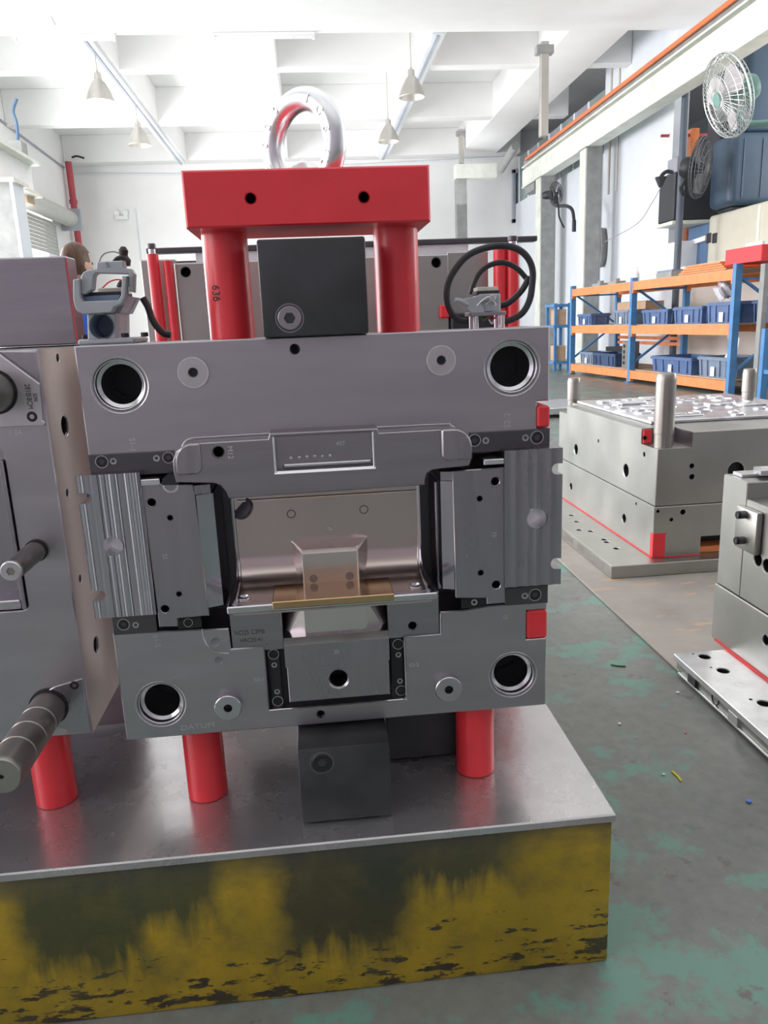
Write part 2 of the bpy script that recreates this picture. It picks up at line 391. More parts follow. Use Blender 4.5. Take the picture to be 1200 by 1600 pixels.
def cutbore(o, pos, ax, r, depth, parent=None, name='cooling_port', rim=1.12, n=24, mt='bore'):
    # a bored hole sunk in a solid block: real cut, liner darkened in place of shade, bright chamfer; ax points into the block
    pos = Vector(pos); a = Vector(ax)
    boolean(o, B().cyl(pos-a*.02, pos+a*depth, r, n=n).obj('t', 'rim'))
    c = B().lathe(pos, a, [(r*rim, -.0007), (r*.985, .0025), (r*.985, depth-.001), (0, depth-.001)], n).obj(name, mt, parent or o)
    c.data.materials.append(M['rim'])
    for p in c.data.polygons:
        if all((c.data.vertices[v].co-pos).dot(a) < .0026 for v in p.vertices): p.material_index = 1
    return c

# ================================================================== THE HALL
HZ = 6.5                                    # underside of the ceiling beams
BW = 27.6                                   # back wall
LW, RW = -7.4, 7.4
struct(B().box(-14, 16, -8, BW+.3, -.2, 0).obj('floor', 'floor'))
struct(B().box(LW-.3, RW+6, BW, BW+.25, 0, 8).obj('wall_back', 'wall'))
struct(B().box(LW-.3, RW+8, -8, BW+.3, 7.35, 7.6).obj('ceiling', 'wall'))
# left wall: shutter opening in it, open bays nearer the camera
w = B().box(LW-.25, LW, 25.0, BW, 0, 7.4); w.box(LW-.25, LW, 14, 25.0, 4.75, 7.4); w.box(LW-.25, LW, 14, 17.5, 0, 4.75)
struct(w.obj('wall_left', 'wall'))
struct(B().box(LW-.25, LW, -8, 14, 6.0, 7.4).obj('wall_left_lintel', 'wall'))
for k, y in enumerate((1.5, 8)): struct(B().box(LW-.3, LW+.3, y, y+.6, 0, 7.4).obj('pillar_left', 'wall'))
# rear of the hall
struct(B().box(-14, 16, -8.2, -8, 0, 7.4).obj('wall_rear', 'rearwall'))
# right side: pier, low wall, far bay
pier = struct(B().box(RW, RW+.3, 15.8, 19.5, 0, 7.4).obj('wall_right_pier', 'wallb'))
struct(B().box(RW, RW+1.4, 15.3, 15.79, 0, 2.55).obj('wall_right_pillar', 'wallb'))
struct(B().box(RW, RW+.12, 8, 15.29, 0, 2.05).obj('wall_right_low', 'lowwall'))
struct(B().box(RW+6, RW+6.2, -8, BW+.3, 0, 7.4).obj('wall_right', 'wallb'))
struct(B().box(RW+2.6, RW+6, 17.6, 17.8, 0, 7.4).obj('wall_right_return', 'wall'))
# beams of the ceiling
def cbeam(x0, x1, y0, y1, z0=HZ, z1=7.36, name='ceiling_beam'): return struct(B().box(x0, x1, y0, y1, z0, z1, .02).obj(name, 'wall'))
cbeam(LW, RW+6, 12.2, 15.85, 6.45)
cbeam(LW, RW, 17.95, 18.25); cbeam(LW, RW, 22.15, 22.55); cbeam(LW, RW, 27.0, BW, 6.55)
cbeam(-3.92, -3.55, 15.86, 27.0, 6.49); cbeam(-.69, -.31, 15.86, 27.0, 6.49); cbeam(2.58, 2.95, 15.86, 27.0, 6.49); cbeam(5.3, 6.5, 15.86, 27.0, 6.49)
# shutter window on the left wall
a = PX(20, 330, LW); sh = thing('roller_shutter', 'grey roller shutter half open over the bright doorway in the left wall', 'shutter')
z1 = 4.62; ys0, ys1 = 17.6, 24.95
B().cyl((LW+.30, ys0-.3, 4.72), (LW+.30, ys1+.9, 4.72), .24, n=28).obj('shutter_roll', 'shutter', sh)
B().box(LW+.02, LW+.62, ys1+.9, ys1+.98, 4.38, 5.02, .01).obj('end_plate', 'winpanel', sh)
for k in range(9):
    B().box(LW+.02, LW+.07, ys0, ys1, 4.42-k*.105, 4.42-k*.105+.098, .02).obj('shutter_slat', 'shutter', sh)
struct(B().box(LW-.2, LW+.06, ys1, ys1+.12, 0, 4.45).obj('door_1_frame', 'winpanel'))
# red pipe in the corner
p0 = PY(101, 207, 27.2); p1 = PY(131, 395, 27.2)
pp = thing('red_pipe', 'dark red standpipe in the far left corner of the hall', 'pipe', (LW+.20, 26.8, 0))
p1.x = LW+.20
B().cyl((p1.x, 26.8, 0), (p1.x, 26.8, 6.54), .10, n=16).obj('pipe_run', 'pipe', pp)
for z in (3.4, 5.3): B().cyl((p1.x, 26.8, z), (p1.x, 26.8, z+.12), .125, n=16).obj('pipe_collar', 'pipe', pp)
B().tube(smooth([PY(112, 246, 26.8), PY(120, 244, 26.8), PY(131, 247, 26.7)]), .03, 6).obj('side_spout', 'rubber', pp)
# wall line conduits
tag(B().tube([PX(0, 187, LW+.03), PX(100, 262, LW+.03)], .03, 6).obj('wall_conduit', 'winpanel'), 'thin conduit running along the left wall under the ceiling', 'conduit')
tag(B().tube([PY(112, 272, BW-.04), PY(280, 272, BW-.04), PY(900, 240, BW-.04)], .025, 6).obj('wall_conduit', 'wallb'), 'pale conduit running across the back wall under the ceiling', 'conduit')
# emergency lamp on the back wall
e = PY(190, 338, BW-.08); em = thing('emergency_light', 'small white twin emergency light on the back wall', 'lamp', (e.x, BW, e.z))
B().box(e.x-.2, e.x+.2, BW-.12, BW, e.z-.11, e.z+.02, .01).obj('battery_box', 'wall', em)
for s in (-.14, .14): B().lathe((e.x+s, BW-.06, e.z+.09), (0, -1, 0), [(0, 0), (.06, 0), (.09, .06), (.07, .065), (0, .05)], 20).obj('lamp_head', 'tube', em)
tag(B().tube([(e.x+.45, BW-.03, e.z+.25), (e.x+.45, BW-.03, .1)], .018, 6).obj('wall_cable', 'wallb'), 'thin white cable dropping down the back wall beside the emergency light', 'cable')

# fluorescent battens on the front beam
for (x0, y0, x1, y1, lb) in ((4, 42, 172, 46, 'left of the two white fluorescent battens under the front ceiling beam'), (328, 46, 492, 46, 'right of the two white fluorescent battens under the front ceiling beam')):
    p = G(x0, y0, 6.40); q = G(x1, y1, 6.40); y = 15.78
    t = thing('fluorescent_batten', lb, 'lamp', (p.x, y, 6.45), 'battens under the beam')
    B().box(p.x, q.x, y-.04, y+.04, 6.40, 6.449, .005).obj('batten_body', 'wall', t)
    B().cyl((p.x+.06, y, 6.365), (q.x-.06, y, 6.365), .02, n=10).obj('light_tube', 'tube', t)
    for x in (p.x, q.x-.05): B().box(x, x+.05, y-.035, y+.035, 6.335, 6.40, .004).obj('tube_holder', 'wallb', t)
tag(B().tube([PY(75, 0, 15.0), G(78, 25, 6.44), G(85, 40, 6.44)], .018, 6).obj('ceiling_cable', 'wallb'), 'white cable hanging along the front ceiling beam', 'cable')
# cable trays and pendant lamps
for x, lb in ((-3.73, 'white cable tray under the left ceiling beam'), (2.76, 'white cable tray under the right ceiling beam')):
    t = thing('cable_tray', lb, 'tray', (x, 15.9, 6.4)); 
    B().box(x-.11, x+.11, 15.9, 26.9, 6.42, 6.489, .008).obj('tray_channel', 'wallb', t); B().box(x-.03, x+.03, 15.9, 26.9, 6.395, 6.425, .004).obj('tray_rib', 'winpanel', t)
LAMPS = []
for (px, py, lit, lb) in ((155, 140, 1, 'brightly lit pendant lamp glowing under the left ceiling beam'), (217, 212, 0, 'dim grey pendant lamp under the left ceiling beam, behind the glowing one'),
                     (643, 134, 0, 'nearer of the two grey bell pendant lamps under the right ceiling beam'), (607, 207, 0, 'farther of the two grey bell pendant lamps under the right ceiling beam')):
    c = PX(px, py, -3.73) if px < 300 else G(px, py, 5.85); LAMPS.append((c, lit))
    t = thing('pendant_lamp', lb, 'lamp', (c.x, c.y, c.z), 'bell pendants under the ceiling')
    B().lathe((c.x, c.y, c.z-.22), (0, 0, 1), [(.265, 0), (.27, .01), (.22, .17), (.13, .33), (.07, .40), (.065, .41), (.12, .32), (.21, .16), (.258, .005), (.265, 0)], 28).obj('lamp_shade', 'lampmetal', t)
    B().lathe((c.x, c.y, c.z+.16), (0, 0, 1), [(0, 0), (.075, 0), (.07, .12), (.02, .16), (.012, .20), (0, .20)], 16).obj('lamp_stem', 'lampmetal', t)
    B().cyl((c.x, c.y, c.z+.359), (c.x, c.y, 6.394 if px < 300 else 7.349), .012, n=8).obj('lamp_rod', 'lampmetal', t)
    B().lathe((c.x, c.y, c.z-.15), (0, 0, 1), [(0, 0), (.09, .03), (.11, .10), (.06, .2), (0, .22)], 20).obj('bulb', 'bulb' if lit else 'bulb_dim', t)

# ------------------------------------------------------------------ crane runway on the right
RX = 6.6
def rx(px, py, x=RX): return PX(px, py, x)
zb = 4.95; zt_ = 5.55; y1 = 24.0
rw = thing('crane_runway', 'long pale grey-green crane girder with an orange conductor rail, on grey posts', 'girder', (RX, 15, 0))
B().box(RX+.14, RX+.18, 6.0, y1, zb+.03, zt_-.03).obj('web_plate', 'girder', rw)
B().box(RX+.0, RX+.34, 6.0, y1, zb, zb+.04, .006).obj('lower_flange', 'girder', rw)
B().box(RX+.0, RX+.34, 6.0, y1, zt_-.04, zt_, .006).obj('upper_flange', 'girder', rw)
B().box(RX+.02, RX+.15, 6.0, y1, zb+.04, zt_-.10, .01).obj('side_plate', 'girder', rw)
B().box(RX+.06, RX+.26, 6.0, y1, zt_, zt_+.16, .006).obj('crane_rail', 'girderd', rw)
B().box(RX-.02, RX+.03, 6.0, y1-.4, zt_+.09, zt_+.17, .008).obj('conductor_bar', 'conductor', rw)
B().box(RX+.03, RX+.3, y1-1.2, y1-.3, zb-.22, zb-.01, .01).obj('end_bracket', 'girderd', rw)
def hpost(x, y, z0, z1, w=.36, parent=None, name='post'):
    o = B().box(x, x+.03, y, y+w, z0, z1).obj(name, 'girder', parent)
    B().box(x+.03, x+w-.03, y+w/2-.012, y+w/2+.012, z0, z1).obj('post_web', 'girderd', o)
    B().box(x+w-.03, x+w, y, y+w, z0, z1).obj('post_flange', 'girderd', o)
    B().box(x+.03, x+w-.03, y-.012, y+.012, z0, z1).obj('post_cover', 'girderd', o)
    B().box(x-.02, x+w-.04, y-.05, y+w+.05, z1-.025, z1, .004).obj('cap_plate', 'girderd', o)
for (px, ww) in ((902, .40), (836, .44)):
    b = rx(px, 450, RX-.02)
    hpost(RX-.02, b.y-ww, 0, zb-.001, ww, rw)
# second runway line across the far end with its post, and the two roof hangers
P = lambda px, py, Y: PY(px, py, Y)
a = P(711, 258, 26.0); b = P(729, 374, 26.0); c2 = P(795, 274, 26.0)
fr = thing('end_gantry', 'short grey cross girder and post against the back wall', 'girder', (a.x, 26, 0))
B().box(a.x, b.x, 25.85, 26.15, 0, a.z-.4, .01).obj('post', 'girderd', fr)
B().box(a.x-.02, P(775, 262, 26).x, 25.8, 26.2, a.z-.42, a.z, .01).obj('cross_girder', 'girder', fr)
B().cyl((P(779, 264, 26).x, 25.7, a.z-.22), (P(805, 258, 23.7).x, 23.7, a.z+.05), .12, n=12).obj('stub_shaft', 'girderd', fr)
def hanger(px0, py0, px1, py1, Y, w, lb):
    t0 = P(px0, py0, Y); t1 = P(px1, py1, Y)
    t = thing('roof_hanger', lb, 'post', (t1.x, Y, t1.z))
    B().box(t1.x-w/2, t1.x+w/2, Y-w/2, Y+w/2, t1.z, t0.z, .008).obj('hanger_post', 'lampmetal', t)
    B().box(t1.x-w*1.1, t1.x+w*1.1, Y-w*.6, Y+w*.6, t0.z-w*1.4, t0.z-w*.4, .008).obj('clamp_plate', 'girderd', t)
hanger(848, 66, 849, 214, 15.6, .15, 'tall grey steel hanger rising above the crane girder')
hanger(720, 202, 721, 256, 25.9, .14, 'short grey steel hanger standing on the cross girder by the back wall')
# strip of grey windows above the girder
q0 = 16.0; wn = thing('strip_window', 'strip of grey window panels high on the right side behind the girder', 'window', (RW, 20, 5.4))
for k in range(7):
    y = 19.6+k*1.1
    fr_ = B().box(RW+.02, RW+.06, y, y+.98, 5.0, 6.44, .006).obj('window_panel', 'winpanel' if k % 2 else 'glass_dim', wn)
    B().box(RW, RW+.08, y+.98, y+1.1, 5.0, 6.44, .006).obj('mullion', 'wallb', wn)
struct(B().box(RW-.05, RW+.2, 19.5, BW, 0, 5.0).obj('wall_right_far', 'wallb'))
# window in the back wall between the posts
a = P(803, 268, 27.5); b = P(905, 342, 27.5)
wn = thing('office_window', 'greenish glazed window in the back wall between the crane posts', 'window', (a.x, 27.5, b.z))
B().box(a.x, b.x+.5, 27.52, 27.56, b.z, a.z).obj('pane', 'glass_dim', wn)
for x in (a.x, (a.x+b.x)/2+.2, b.x+.5): B().box(x-.05, x+.05, 27.44, 27.6, b.z-.06, a.z+.06, .008).obj('frame_post', 'winpanel', wn)
for z in (a.z, b.z): B().box(a.x-.05, b.x+.55, 27.44, 27.6, z-.06, z+.06, .008).obj('frame_rail', 'winpanel', wn)
# open white box on the pier
a = P(1008, 0, 15.6); b = P(1060, 37, 15.6)
bx = thing('wall_box', 'open white box with a blue cloth in it, high on the white pier', 'box', (a.x, 15.6, b.z))
zt = a.z+.25
B().box(a.x, b.x, 14.85, 15.79, b.z, b.z+.03).obj('bottom_panel', 'wall', bx); B().box(a.x, b.x, 14.85, 15.79, zt-.03, zt).obj('top_panel', 'wall', bx)
for x in (a.x, b.x-.03): B().box(x, x+.03, 14.85, 15.79, b.z+.03, zt-.03).obj('side_panel', 'wall', bx)
B().box(a.x+.03, b.x-.03, 15.74, 15.79, b.z+.03, zt-.03).obj('back_panel', 'wallb', bx)
t_ = bmesh.new(); bmesh.ops.create_icosphere(t_, subdivisions=2, radius=.13)
for v in t_.verts: v.co *= 1+.3*math.sin(v.co.x*40+v.co.z*31); v.co.z = max(v.co.z, -.1)
tag(B().merge(t_, Matrix.Translation((b.x-.22, 15.3, b.z+.14))).obj('blue_cloth', 'bluebit'), 'crumpled blue cloth lying in the open white box on the pier', 'cloth')

# ================================================================== THE STAND
TZ = .325
st = thing('mold_stand', 'oil-stained yellow block with a bare steel top plate, carrying the molds', 'stand', (-.35, 1.9, 0))
TX0, TX1, TY0, TY1 = -1.75, .4985, 1.164, 3.1
B().box(TX0, TX1, TY0, TY1, TZ-.017, TZ, .0025).obj('top_plate', 'table', st)
B().box(TX0+.01, TX1-.004, TY0+.006, TY1-.006, 0, TZ-.0172, .006, 2).obj('painted_body', 'yellowpaint', st)

# ================================================================== MAIN MOLD
X0, X1, ZB, ZT = -.371, .400, .491, 1.185
mo = thing('injection_mold', 'open grey steel mold half with red feet and lifting bar, standing on the yellow stand', 'mold', (.01, 1.45, TZ))
zu = F(136, 739)[1]; zl = F(175, 990)[1]; zlr = F(855, 940)[1]
n_ = RC(839.5, 627, 860, 668); 
bor = [C(186.5, 601.5, 40)+(.10,), C(800, 573.5, 38.5)+(.10,), C(460.5, 545.5, 6.5)+(.02,)]
up = bored('upper_frame', [(X0, zu), (X1, zu), (X1, n_[2]), (n_[0], n_[2]), (n_[0], n_[3]), (X1, n_[3]), (X1, ZT), (X0, ZT)], bor, 0, .10, 'steel', mo, .002, hname='guide_bore')
def q(*pp): return [F(*p) for p in pp]
lo_out = [(X0, ZB), (X1, ZB)]
r2 = RC(823, 954.5, 857, 996.5)
lo_out += [(X1, r2[2]), (r2[0], r2[2]), (r2[0], r2[3]), (X1, r2[3]), (X1, zlr)]
lo_out += q((762, 947), (726, 954), (688, 956), (688, 991), (636, 995)); gx0 = F(417, 1060)[0]; gx1 = F(633, 1045)[0]; gz = F(525, 1101)[1]
lo_out += [(gx1, F(636, 995)[1]), (gx1, gz), (gx0, gz), (gx0, F(417, 1010)[1])] + q((361, 1014), (357, 982)) + [(X0, zl)]
bor = [C(251, 1100, 35)+(.10,), C(801, 1054, 33)+(.10,), C(501, 1116, 5.5)+(.02,)]
lo = bored('lower_frame', lo_out, bor, 0, .10, 'steel', mo, .002, hname='guide_bore')
bk = plate('backing_plate', [(X0, ZB), (X1, ZB), (X1, ZT), (X0, ZT)], [circ(*C(px, py, r)) for px, py, r in ((186.5, 601.5, 36), (800, 573.5, 34), (251, 1100, 30), (801, 1054, 29))], -.1005, .09, 'dark', mo, .003)
B().box(X0+.07, X1-.004, YF+.191, YF+.36, ZB+.0, ZT-.004, .004).obj('rear_plate', 'steel', mo)
# stepped sleeves of the guide bores
for (px, py, r, dx, dy, par) in ((186.5, 601.5, 40, 0, 0, up), (800, 573.5, 38.5, 0, 0, up), (251, 1100, 35, 0, 0, lo), (801, 1054, 33, 0, 0, lo)):
    x, z, R = C(px, py, r)
    B().lathe((x, YF+.0, z), (0, 1, 0), [(R*1.04, -.0005), (R*.985, .004), (R*.95, .011), (R*.81, .015), (R*.79, .019), (R*.79, .095)], 48).obj('guide_sleeve', 'sleeve', par)
# return pin discs
for k, (px, py, r, par, hx) in enumerate(((301.5, 582, 24.5, up, 0), (689.5, 563, 23, up, 0), (356, 1107, 21.5, lo, 1), (701.5, 1078, 21, lo, 1))):
    d = .004 if k < 2 else .016
    x, z, R = C(px, py, r, d)
    o = B().lathe((x, YF, z), (0, -1, 0), [(R, -.004), (R, d-.0012), (R-.0012, d), (R*.32, d), (R*.30, d-.001), (R*.30, .0002)], 40).obj('return_pin', 'pale' if k < 2 else 'milled', par)
    B().lathe((x, YF-.0004, z), (0, -1, 0), [(R*.29, 0), (0, 0)], 20).obj('pin_bore', 'bore', o)
    if k < 2: B().lathe((x, YF-d, z), (0, -1, 0), [(R*1.0, -.001), (R*1.0, .0004), (R*.93, .0004), (R*.93, -.001)], 40).obj('pin_rim', 'rim', o)
# gib bars with their bolts
def gib(px, bolts, d=.0035, t=.014, mt='dark'):
    x0, x1, z0, z1 = RC(*px, d)
    g = plate('gib_bar', [(x0, z0), (x1, z0), (x1, z1), (x0, z1)], [], d, t, mt, mo, .001)
    for bx_, by_, r in bolts:
        x, z, R = C(bx_, by_, r, d)
        if r > 6: screw(x, z, R, d, g, 'gib_screw', hx=.52); B().lathe((x, YF-d, z), (0, -1, 0), [(R*1.16, -.001), (R*1.16, .0005), (R*1.03, .0005), (R*1.03, -.001)], 24).obj('counterbore_rim', 'pale', g)
        else: B().lathe((x, YF-d, z), (0, -1, 0), [(R*1.25, -.001), (R*1.2, .0008), (R*.7, .0006), (R*.6, -.0008), (0, -.0008)], 20).obj('dowel_pin', 'pale', g)
gib((137, 711, 275, 739), ((159, 721.5, 9), (177, 720.5, 4.3), (244.5, 716, 4.3), (263, 715, 8)))
gib((733, 676, 859, 701), ((741.5, 688, 8.5), (759, 688.5, 4.3), (821, 684, 4.3), (839, 683.5, 9)))
gib((174, 963, 246, 988), ((193, 976, 8.5), (212, 976.5, 4.2)), .002)
gib((789, 919, 856, 942), ((836, 929.5, 8.5), (820, 931, 4.2)), .002)
gib((277, 966, 316, 981), ((294, 973, 6.2),), -.004, .03, 'black_shade'); gib((721, 935, 761, 949), ((741, 941, 4),), -.004, .03, 'black_shade')
gib((418, 1008, 443, 1106), ((427.5, 1022.5, 7.5), (428.5, 1039, 3.6), (433, 1080.5, 3.6), (434, 1095.5, 7.5)), -.010, .03, 'black_shade')
gib((609, 996, 633, 1093), ((622, 1006.5, 7.5), (622.5, 1023, 3.6), (625, 1064, 3.6), (627, 1079, 7.5)), -.010, .03, 'black_shade')
for px in ((838.5, 629, 861, 667), (823, 955, 857, 996.5)):
    x0, x1, z0, z1 = RC(*px); x1 = X1+.001
    B().box(x0+.0005, x1, YF-.004 if px[1] < 700 else YF-.0005, YF+.06, z0+.0005, z1-.006 if px[1] < 700 else z1-.0005, .003).obj('red_lock_pad', 'redflat', mo)

# --- core block at the top (wing) with its two ends and pocket
D = .05
wing = [(275, 754), (271, 738), (270, 720), (275, 706), (286, 697), (302, 693), (419, 686), (421, 677.5), (590, 669.5), (592, 676.5), (690, 671), (712, 671), (726, 676), (735, 688), (738, 704), (737, 717), (733, 728), (690, 732), (676, 734), (667, 740), (664, 750), (664, 758), (358, 779), (353, 768), (345, 759), (335, 755)]
wo = [F(x, y, D) for x, y in wing]
pk = RC(427, 683, 585, 729, D); pko = rr(pk[0], pk[1], pk[2], pk[3], .006, .006, .003, .003)
m12 = C(341, 706.5, 8.5, D)
wg = bored('core_block', wo, [m12+(.045,)], D, .058, 'insert', mo, .0016, [pko])
B().box(pk[0]-.002, pk[1]+.002, YF-D+.016, YF-D+.05, pk[2]-.002, pk[3]+.002).obj('pocket_floor', 'insert', wg)
B().box(pk[0]+.012, pk[1]-.004, YF-D+.004, YF-D+.017, pk[2]+.004, pk[2]+.011, .002).obj('pocket_ledge', 'milled', wg)
for k, px in enumerate(((455, 716), (468, 715), (480, 714), (492, 713), (504, 713), (516, 712))):
    a = F(px[0], px[1], D-.012); B().lathe((a[0], YF-D+.016, a[1]), (0, -1, 0), [(.004, 0), (.003, .004), (0, .005)], 10).obj('ledge_pin', 'milled', wg)
t_ = B().prism([(0, 0), (.004, 0), (.0, .004)], lambda i, j: (pk[0]-.002, YF-D+.001-j, pk[2]-.003+i), lambda i, j: (pk[1]+.002, YF-D+.001-j, pk[2]-.003+i)); t_.obj('pocket_rim', 'rim', wg)
for x_ in (pk[0], pk[1]): B().box(x_-.0015, x_+.0015, YF-D-.0015, YF-D+.004, pk[2], pk[3], .0008).obj('pocket_rim', 'rim', wg)
a = RC(271, 695, 316, 741, D+.006); plate('end_tab', rr(a[0], a[1], a[2], a[3], .006, .010, .003, .028), [], D+.006, .012, 'slide', wg, .0025)
a = RC(690, 671.5, 738, 718, D+.008); plate('end_tab', rr(a[0], a[1], a[2], a[3], .010, .004, .030, .004), [], D+.008, .014, 'slide', wg, .0025)
# recess edge of the frame behind the core block
ed = smooth([(F(x, y)[0], YF-.001, F(x, y)[1]) for x, y in ((284, 698), (290, 689), (302, 684), (330, 682.5), (520, 671), (690, 662.5), (703, 664), (713, 671), (718, 678))], 4)
B().tube(ed, .0014, 6).obj('pocket_edge', 'rim', up)
# --- left slide
SD = .026
def ribbed(name, x0, x1, z0, z1, d, prof, mt, par):
    b = B(); b.prism([(x0, YF+.07)]+[(x0+(x1-x0)*u, YF-d+h) for u, h in prof]+[(x1, YF+.07)], lambda i, j: (i, j, z0), lambda i, j: (i, j, z1)); return b.obj(name, mt, par, ang=20)
sl = plate('slide_block', [F(*p, SD) for p in ((219, 756), (302, 757), (327, 962), (277, 966.5), (277.5, 979), (249, 980))], [circ(*C(px, py, r, SD)) for px, py, r in ((236.5, 785.5, 6.5), (265.5, 809, 4), (279.5, 928, 4), (257.5, 952, 6.5))], SD, .11, 'slide', mo, .0014)
for px, py, r in ((236.5, 785.5, 6.5), (265.5, 809, 4), (279.5, 928, 4), (257.5, 952, 6.5)): cup(*C(px, py, r, SD), YF-SD, sl, .03, 'bolt_hole', 1.22 if r > 5 else 1.0)
x0, _, z0, _ = RC(150, 962, 245, 960, SD+.006); _, x1, _, z1 = RC(117, 744, 217, 740, SD+.006)
x0 = F(132, 850, SD+.006)[0]; x1 = F(231, 850, SD+.006)[0]
rnd = random.Random(3); prof = []; u = 0
while u < 1:
    w_ = rnd.choice((.018, .025, .035, .05)); prof += [(u, 0), (min(1, u+w_*.5), rnd.uniform(-.0003, .0016)), (min(1, u+w_), 0)]; u += w_
rb = ribbed('ribbed_block', x0, x1, z0, z1, SD+.006, [p for k, p in enumerate(prof) if k == 0 or p[0] > prof[k-1][0]], 'polish', sl)
def cutcyl(px, py, r, d, ext=0, sgn=-1):
    x, z, R = C(px, py, r, d); b = B().cyl((x, YF-.1, z), (x, YF+.02, z), R, n=32)
    o = b.obj('t', 'rim')
    return o, (x, z, R)
def notch(px, py, r, d, sgn):
    x, z, R = C(px, py, r, d); pts = [(x, z+sgn*0-R), (x+sgn*.04, z-R), (x+sgn*.04, z+R), (x, z+R)]
    arc = [(x-sgn*R*math.sin(t), z+R*math.cos(t)) for t in [math.pi*k/10 for k in range(1, 10)]]
    poly = [(x+sgn*.05, z-R), (x, z-R)][::1]
    poly = [(x+sgn*.05, z+R), (x, z+R)]+arc+[(x, z-R), (x+sgn*.05, z-R)]
    return B().prism(poly, lambda i, j: (i, YF-.1, j), lambda i, j: (i, YF+.1, j)).obj('t', 'rim')
o, cc = cutcyl(176, 854, 16, SD+.006); boolean(rb, o)
B().lathe((cc[0], YF-SD-.006, cc[1]), (0, 1, 0), [(cc[2]*1.06, .0), (cc[2], .003), (cc[2]*.98, .04), (cc[2]*.7, .0405), (0, .0405)], 32).obj('angle_pin_bore', 'rim', sl)
for px, py in ((134, 779), (157, 931)): boolean(rb, notch(px, py, 9, SD+.006, -1))
a = RC(219, 750, 250, 758, SD+.004); B().box(a[0], a[1], YF-SD-.004, YF+.0, a[2], a[3], .001).obj('edge_strip', 'rim', sl)
x, z, R = C(266, 754, 13, SD+.001); 
B().lathe((x, YF-SD-.001, z-.004), (0, -1, 0), [(R, -.01), (R, .0005), (R*.75, .0005), (R*.7, -.006), (0, -.008)], 30).obj('ball_catch', 'rim', sl)
B().prism([F(252, 758, SD+.003), F(254, 748, SD+.003), F(266, 741, SD+.003), F(279, 748, SD+.003), F(279, 758, SD+.003)], lambda i, j: (i, YF-SD-.003, j), lambda i, j: (i, YF-SD+.03, j)).obj('catch_pocket', 'black_shade', sl)
def strip(pxs, name, par, mt, d0, d1):
    a0 = F(*pxs[0], d0); a1 = F(*pxs[1], d1); zt2 = F(*pxs[0], d0)[1]; zb2 = F(*pxs[2], d0)[1]
    B().prism([(a0[0], YF-d0), (a1[0], YF-d1), (a1[0], YF+.09), (a0[0], YF+.09)], lambda i, j: (i, j, zb2), lambda i, j: (i, j, zt2)).obj(name, mt, par)
strip(((306, 774), (333, 774), (324, 950)), 'molding_face', sl, 'polish', SD-.004, SD-.014)
strip(((302.5, 759), (328, 757), (303, 773)), 'molding_shoulder', sl, 'slide', SD-.001, SD-.006)
a = RC(325, 776, 352, 948, -.036); B().box(a[0], a[1], YF+.036, YF+.095, a[2], a[3], .002).obj('molding_step', 'black_shade', sl)
# --- right slide
sr = plate('slide_block', [F(*p, SD) for p in ((706.5, 736), (788, 730), (789.5, 942), (761, 944.5), (760.5, 934.5), (712, 934.5))], [circ(*C(px, py, r, SD)) for px, py, r in ((774, 752.5, 6.5), (749.5, 779, 4), (751, 895, 4), (775.5, 914, 6.5))], SD, .11, 'slide', mo, .0014)
for px, py, r in ((774, 752.5, 6.5), (749.5, 779, 4), (751, 895, 4), (775.5, 914, 6.5)): cup(*C(px, py, r, SD), YF-SD, sr, .03, 'bolt_hole', 1.22 if r > 5 else 1.0)
x0 = F(788.5, 810, SD+.006)[0]; x1 = F(878, 810, SD+.006)[0]; z0 = F(830, 916, SD+.006)[1]; z1 = F(830, 702.5, SD+.006)[1]
prof = []
for u0, u1, h in ((0, .19, .003), (.19, .40, .003), (.40, .56, .003), (.56, .80, .004), (.80, 1.0, .002)):
    for k in range(5): prof.append((u0+(u1-u0)*(k+.01)/4.03, h*math.sin(math.pi*k/4)))
rb2 = ribbed('ribbed_block', x0, x1, z0, z1, SD+.006, prof, 'slide', sr)
o, cc = cutcyl(839, 811, 15.5, SD+.006); boolean(rb2, o)
B().lathe((cc[0], YF-SD-.006, cc[1]), (0, 1, 0), [(cc[2]*1.06, .0), (cc[2], .003), (cc[2]*.98, .04), (cc[2]*.7, .0405), (0, .0405)], 32).obj('angle_pin_bore', 'rim', sr)
for px, py in ((871, 733), (869, 881)): boolean(rb2, notch(px, py, 8.5, SD+.006, 1))
a = RC(756, 718.5, 788, 725, SD+.012); B().box(a[0], a[1], YF-SD-.012, YF+.02, a[2], a[3], .001).obj('edge_strip', 'rim', sr)
def stripR(pxs, name, mt, d0, d1):
    a0 = F(*pxs[0], d0); a1 = F(*pxs[1], d1); zt2 = a0[1]; zb2 = F(*pxs[2], d0)[1]
    B().prism([(a0[0], YF-d0), (a0[0], YF+.09), (a1[0], YF+.09), (a1[0], YF-d1)], lambda i, j: (i, j, zb2), lambda i, j: (i, j, zt2)).obj(name, mt, sr)
stripR(((707, 752), (688, 752), (711, 921)), 'molding_face', 'polish', SD-.004, SD-.012)
stripR(((707, 737), (688, 739), (707, 751)), 'molding_shoulder', 'slide', SD-.001, SD-.006)
a = RC(679, 752, 690, 921, -.03); B().box(a[0], a[1], YF+.03, YF+.095, a[2], a[3], .002).obj('molding_step', 'insert', sr)

